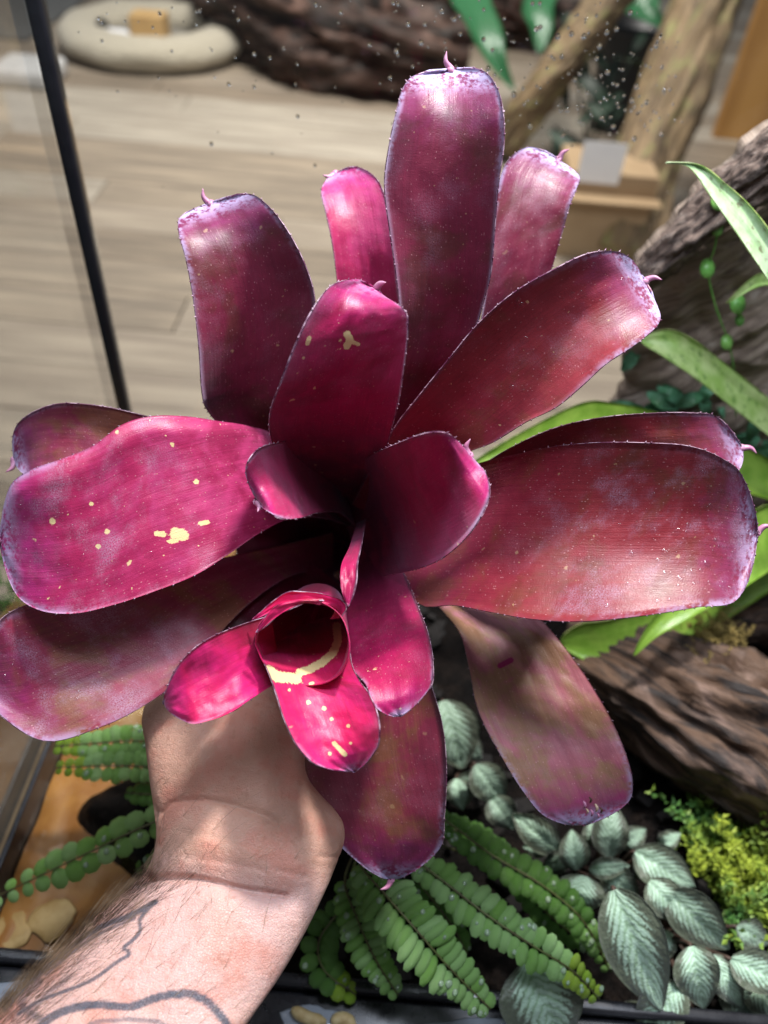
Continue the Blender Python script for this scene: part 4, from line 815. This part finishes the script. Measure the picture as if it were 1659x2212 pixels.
LFM = {id(m): leaflet_mesh(m) for m in (FM, FM2, FM3)}
rf = random.Random(17)
def frond(fern, pts, hw, n, mats, ztip=.0, root=None, facing=None):
    """pts: pixel + depth; leaflets in pairs"""
    c3 = [P(*p) for p in pts]
    if root is not None: c3 = [np.array(root), (np.array(root) * .5 + c3[0] * .5) + np.array([0, 0, .012])] + c3
    N_ = 80; ax = spline(c3, N_); v, f = loft_tube(ax, np.linspace(.0009, .0004, N_), 6); fo = mesh('frond', v, f, RACH, fern)
    st_ = np.array([P(*p) for p in pts]); L = spline(st_, 200); T = np.gradient(L, axis=0); base = np.array(fern.location)
    for k in range(n):
        t = (k + .5) / n; j = int(t * 199); p = L[j]; tv = T[j] / np.linalg.norm(T[j]); dpt_ = (p - CC) @ Fw
        prof = min(1, .55 + t * 2.0) * (1 if t < .62 else max(.42, 1 - (t - .62) / .38 * .58)); ln = hw * dpt_ / FPX * prof
        upn = -ray(*proj(p)[:2]); upn = upn / np.linalg.norm(upn) * .6 + np.array([0, 0, .55]); upn -= tv * (upn @ tv); upn /= np.linalg.norm(upn); sd = np.cross(tv, upn)
        for sg in (-1, 1):
            y = sd * sg * rf.uniform(.93, 1.05) + tv * rf.uniform(.10, .32) + upn * rf.uniform(-.28, .05); y /= np.linalg.norm(y); z = upn + rf.gauss(0, .16) * tv + sd * rf.gauss(0, .1); z -= y * (z @ y); z /= np.linalg.norm(z); x = np.cross(y, z)
            lo = bpy.data.objects.new('leaflet', LFM[id(mats[0] if t < .78 else mats[1])]); ln_ = ln; ln = ln * rf.uniform(.86, 1.10); link(lo, fo)
            wdt = np.linalg.norm(st_[-1] - st_[0]) * 0 + ln * rf.uniform(.85, 1.0); sp_ = L[-1] - L[0]
            pitch = sum(np.linalg.norm(np.diff(L, axis=0), axis=1)) / n; wx = min(ln * 1.15, pitch * 1.45)
            Mx = Matrix(((x[0] * wx, y[0] * ln, z[0] * ln, p[0] - base[0]), (x[1] * wx, y[1] * ln, z[1] * ln, p[1] - base[1]), (x[2] * wx, y[2] * ln, z[2] * ln, p[2] - base[2]), (0, 0, 0, 1)))
            lo.matrix_local = Mx; ln = ln_
r0 = G(400, 1760, .0)
f1 = empty('button_fern', 'button fern with fronds arching over the amber pond', 'fern', 'button ferns', loc=tuple(r0))
for pts, hw, n, mats in (([(395, 1610, .475), (300, 1600, .465), (200, 1606, .462), (115, 1612, .465)], 36, 13, (FM, FM2)), ([(395, 1665, .46), (300, 1655, .45), (210, 1655, .448), (118, 1658, .45)], 36, 13, (FM, FM2)),
                         ([(395, 1750, .43), (300, 1790, .42), (190, 1842, .418), (90, 1890, .42), (-25, 1945, .425)], 46, 12, (FM, FM)), ([(395, 1700, .45), (330, 1715, .45), (270, 1712, .452)], 30, 7, (FM3, FM3)), ([(400, 1580, .49), (330, 1580, .49), (270, 1578, .492)], 26, 7, (FM3, FM3)), ([(400, 1830, .42), (350, 1850, .425), (290, 1880, .43)], 30, 6, (FM3, FM3))):
    frond(f1, pts, hw, n, mats, root=r0)
r1 = G(800, 1790, .0)
f2 = empty('button_fern', 'bushy button fern spreading towards the black front rail', 'fern', 'button ferns', loc=tuple(r1))
for pts, hw, n, mats in (([(890, 1850, .415), (960, 1905, .405), (1050, 1975, .395), (1140, 2036, .39), (1235, 2096, .39), (1295, 2158, .395)], 52, 23, (FM, FM2)),
                         ([(775, 1860, .405), (830, 1930, .39), (900, 2010, .38), (975, 2095, .378), (1060, 2180, .38)], 70, 20, (FM, FM)),
                         ([(940, 1760, .44), (1060, 1845, .43), (1175, 1915, .425), (1260, 1990, .425), (1320, 2100, .43)], 46, 21, (FM3, FM)),
                         ([(745, 1900, .41), (770, 1980, .40), (810, 2070, .395), (860, 2150, .395)], 48, 14, (FM, FM)),
                         ([(735, 1960, .42), (690, 2030, .415), (700, 2095, .41), (770, 2150, .41)], 46, 9, (FM3, FM2)),
                         ([(960, 1790, .45), (1010, 1800, .45), (1090, 1830, .45)], 34, 8, (FM3, FM3)), ([(900, 1900, .43), (970, 1990, .425), (1010, 2060, .425)], 40, 8, (FM3, FM3)), ([(1110, 1900, .44), (1200, 1990, .44), (1290, 2050, .44)], 36, 10, (FM3, FM3))):
    frond(f2, pts, hw, n, mats, root=r1)

bpy.context.view_layer.update()
for fern_, nb_, pxr in ((f2, 110, (660, 1300)), (f1, 16, (0, 340))):
    lf = [l for fo in fern_.children for l in fo.children]; dv_, df_ = [], []
    for _ in range(nb_):
        l = rf.choice(lf); w = fern_.matrix_world @ l.parent.matrix_local @ l.matrix_local
        p = np.array(w @ Vector((rf.uniform(-.2, .2), rf.uniform(.25, .75), .05))); n_ = np.array((w.to_3x3() @ Vector((0, 0, 1))).normalized()); e1 = np.cross(n_, [0.3, 1, .2]); e1 /= np.linalg.norm(e1)
        addbead(p, rf.uniform(.0007, .0017), n_, e1, np.cross(n_, e1))
    tag(mesh('water_beads', np.array(dv_), df_, FDROP, fern_), kind='stuff')

# ------------------------------------------------------------------ silver leaved plants
def silver_mat(name, seed, dim=1.0):
    g = N(name); at = g.n('ShaderNodeAttribute', {'attribute_name': 'leafdat'}).outputs['Color']; sp = g.n('ShaderNodeSeparateColor', None, Color=at); e, t = sp.outputs[0], sp.outputs[1]; uv = g.map(g.uv(), loc=(seed, seed * .7, 0))
    # feathered silver: side veins slant towards the tip
    ph = g.math('ADD', g.math('MULTIPLY', t, 9.0), g.math('MULTIPLY', e, -4.0)); ph = g.math('ADD', ph, g.math('MULTIPLY', g.noise(uv, 30, 3), 1.2))
    vein = g.math('ABSOLUTE', g.math('SINE', g.math('MULTIPLY', ph, 3.1416))); fe = g.math('ADD', e, g.math('MULTIPLY', vein, -.28)); fe = g.math('ADD', fe, g.math('MULTIPLY', g.math('SUBTRACT', g.noise(uv, 60, 3), .5), .35))
    m = g.step(fe, .50, .20)
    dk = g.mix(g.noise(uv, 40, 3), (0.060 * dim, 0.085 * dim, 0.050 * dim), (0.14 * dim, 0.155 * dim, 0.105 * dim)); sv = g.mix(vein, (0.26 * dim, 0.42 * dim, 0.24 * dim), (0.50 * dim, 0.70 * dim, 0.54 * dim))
    c = g.mix(m, dk, sv); vo = g.n('ShaderNodeTexVoronoi', None, Vector=uv, Scale=70.0).outputs[0]; h = g.math('ADD', g.math('MULTIPLY', vo, .7), g.math('MULTIPLY', vein, .5))
    g.bsdf(Base__Color=c, Roughness=.5, Sheen__Weight=.25, Normal=g.bump(h, .45, .0009)); return g.m
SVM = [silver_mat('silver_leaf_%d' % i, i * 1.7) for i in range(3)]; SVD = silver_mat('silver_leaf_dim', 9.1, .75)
STEMB = simple('brown_stem', (0.09, 0.05, 0.035), (0.05, 0.03, 0.02), .6, 60)
def silver(plant, leaves, root):
    for n_, (bx, by, tx, ty, hw, d, m) in enumerate(leaves):
        b_ = np.array([bx, by], float); t_ = np.array([tx, ty], float); ax = t_ - b_; pe = np.array([-ax[1], ax[0]]) / np.linalg.norm(ax) * hw
        pr_ = ((.03, .22), (.14, .68), (.32, .98), (.52, 1.0), (.72, .78), (.88, .42))
        A = [tuple(b_ + ax * u + pe * w) for u, w in pr_]; B = [tuple(b_ + ax * u - pe * w) for u, w in pr_]
        o, _ = leaf(plant, A, B, tuple(t_), (d + .004, d - .002, d - .003, d + .001, d + .007), .12, tilt=rf.uniform(-.25, .25), mat=m, marg=m, teeth=False, nv=36, nu=17, th=.0010, wave=.0012, ridge=.10)
        p0 = P(bx, by, d + .005); ax3 = spline([p0 + (P(tx, ty, d) - p0) * .06, p0, p0 * .5 + np.array(root) * .5 + np.array([0, 0, -.002]), np.array(root)], 14)
        v, f = loft_tube(ax3, np.linspace(.0011, .0017, 14), 8); mesh('stem', v, f, STEMB, plant)
ra = G(1430, 2010, .0)
s1 = empty('silver_leaf_plant', 'silver feather patterned plant with the largest leaf, beside yellow green moss', 'plant', 'silver leaved plants', loc=tuple(ra))
silver(s1, [(1322, 1915, 1428, 2182, 68, .405, SVM[0]), (1492, 2040, 1522, 2178, 50, .415, SVM[1]), (1535, 2060, 1603, 2178, 34, .42, SVM[2]), (1575, 2070, 1720, 2135, 46, .415, SVM[0]), (1440, 1925, 1575, 2050, 50, .435, SVD), (1470, 2120, 1385, 2250, 55, .415, SVM[2]), (1500, 2190, 1560, 2290, 50, .42, SVD), (1400, 1900, 1480, 1990, 40, .44, SVM[1]), (1450, 2010, 1400, 2080, 34, .445, SVD), (1590, 2000, 1660, 2040, 34, .44, SVD), (1560, 2120, 1640, 2200, 40, .43, SVD), (1610, 2100, 1700, 2210, 44, .43, SVM[1]), (1400, 2170, 1330, 2240, 40, .43, SVD), (1480, 1950, 1540, 1985, 28, .44, SVM[2])], ra)
rb = G(1310, 1900, .0)
s2 = empty('silver_leaf_plant', 'silver feather patterned plant with small leaves around the gnarled log end', 'plant', 'silver leaved plants', loc=tuple(rb))
silver(s2, [(1265, 1890, 1240, 1972, 54, .44, SVM[1]), (1212, 1842, 1108, 1758, 34, .46, SVM[0]), (1246, 1882, 1234, 1792, 34, .45, SVM[2]), (1316, 1855, 1322, 1735, 40, .47, SVD), (1368, 1838, 1500, 1915, 46, .45, SVM[1]), (1270, 1880, 1360, 1870, 24, .447, SVM[0]), (1420, 1830, 1470, 1800, 22, .47, SVM[2]), (1300, 1870, 1380, 1950, 34, .455, SVD), (1380, 1850, 1420, 1910, 30, .46, SVD), (1230, 1850, 1170, 1880, 26, .462, SVD), (1190, 1830, 1130, 1830, 24, .468, SVM[1]), (1340, 1830, 1395, 1790, 28, .475, SVD), (1290, 1830, 1275, 1770, 26, .475, SVD)], rb)
rc = G(1160, 2110, .0)
s3 = empty('silver_leaf_plant', 'single wide grey quilted leaf plant at the black front rail', 'plant', 'silver leaved plants', loc=tuple(rc))
silver(s3, [(1135, 2075, 1215, 2260, 92, .40, SVD)], rc)
rd = G(1010, 1640, .0)
s4 = empty('silver_leaf_plant', 'shaded silver green plant between two hanging red leaves', 'plant', 'silver leaved plants', loc=tuple(rd))
silver(s4, [(955, 1510, 1000, 1660, 60, .50, SVD), (1025, 1650, 1090, 1735, 40, .49, SVD), (980, 1690, 1060, 1700, 28, .50, SVD), (1060, 1720, 1110, 1790, 34, .49, SVD), (1000, 1600, 1040, 1640, 26, .51, SVD), (985, 1680, 1000, 1750, 30, .495, SVM[1])], rd)

# ------------------------------------------------------------------ mosses
def sprig_field(name, label, items, mat, kind='stuff'):
    V, F = [], []; r = random.Random(len(items) * 3 + 1)
    for (p, n_, L) in items:
        p = np.array(p); d = np.array([r.gauss(0, .6), r.gauss(0, .6), 1.0]); d /= np.linalg.norm(d); q = p.copy(); a = np.cross(d, [0.3, 1, 0.2]); a /= np.linalg.norm(a); b = np.cross(d, a)
        for k in range(n_):
            t = k / n_; q = p + d * L * t + a * L * .25 * t * t
            for sg in (-1, 1):
                w = a * sg * math.cos(k * .9) + b * sg * math.sin(k * .9); s = L * .20 * (1 - .6 * t); e = q + w * s + d * s * .6; sd = np.cross(w, d) * s * .34
                b0 = len(V); V += [q, q + w * s * .55 + sd, e, q + w * s * .55 - sd]; F.append([b0, b0 + 1, b0 + 2, b0 + 3])
    return tag(mesh(name, np.array(V), F, mat, None, False), label, 'moss', kind=kind)
YM = simple('moss_yellow', (0.34, 0.42, 0.04), (0.07, 0.20, 0.04), .6, 28, .2); BM = simple('moss_brown', (0.34, 0.24, 0.07), (0.20, 0.15, 0.04), .8, 60, .2)
it = []
rm = random.Random(2)
for _ in range(210):
    x = rm.uniform(1490, 1740); y = rm.uniform(1760, 2020)
    if x < 1540 and y > 1900: continue
    it.append((G(x, y, .012), 9, rm.uniform(.020, .050)))
sprig_field('spike_moss', 'yellow green spike moss cushion below the gnarled log', it, YM)
it = []
for _ in range(170):
    x = rm.gauss(1545, 30); y = rm.gauss(1385, 32); it.append((P(x, y, .515 + rm.uniform(-.01, .02)), 8, rm.uniform(.007, .016)))
sprig_field('dry_moss', 'dry yellow brown moss tuft on top of the gnarled log', it, BM)
it = []
for _ in range(160): it.append((G(rm.uniform(-60, 320), rm.uniform(1180, 1330), -.005), 9, rm.uniform(.01, .022)))
sprig_field('pond_moss', 'green moss strip at the back of the amber pond', it, simple('moss_green', (0.10, 0.26, 0.04), (0.05, 0.14, 0.02), .6, 45, .2))
# bark chips on the soil
CH = simple('bark_chip', (0.009, 0.006, 0.0045), (0.004, 0.003, 0.0025), .9, 60); V, F = [], []
for _ in range(500):
    x = rm.uniform(-.10, .6); y = rm.uniform(YF + .02, YB - .03); z = .004 + .010 * nz(x * 18, y * 18, 0, 4) + .03 * max(0, (x - .12) / .5) + .02 * max(0, (y - .3) / .19); s = rm.uniform(.002, .006)
    R_m = Matrix.Rotation(rm.uniform(0, 6.28), 3, 'Z') @ Matrix.Rotation(rm.gauss(0, .5), 3, 'X'); b0 = len(V)
    for v in box_data(-s * 1.4, -s, -s * .4, s * 1.4, s, s * .4)[0]: w = R_m @ Vector(v); V.append((w.x + x + rm.uniform(-.3, .3) * s, w.y + y, w.z + z))
    F += [[b0 + k for k in f] for f in box_data(0, 0, 0, 1, 1, 1)[1]]
tag(mesh('bark_chips', V, F, CH, None, False), 'loose dark bark chips strewn over the soil', 'bark chips', kind='stuff')
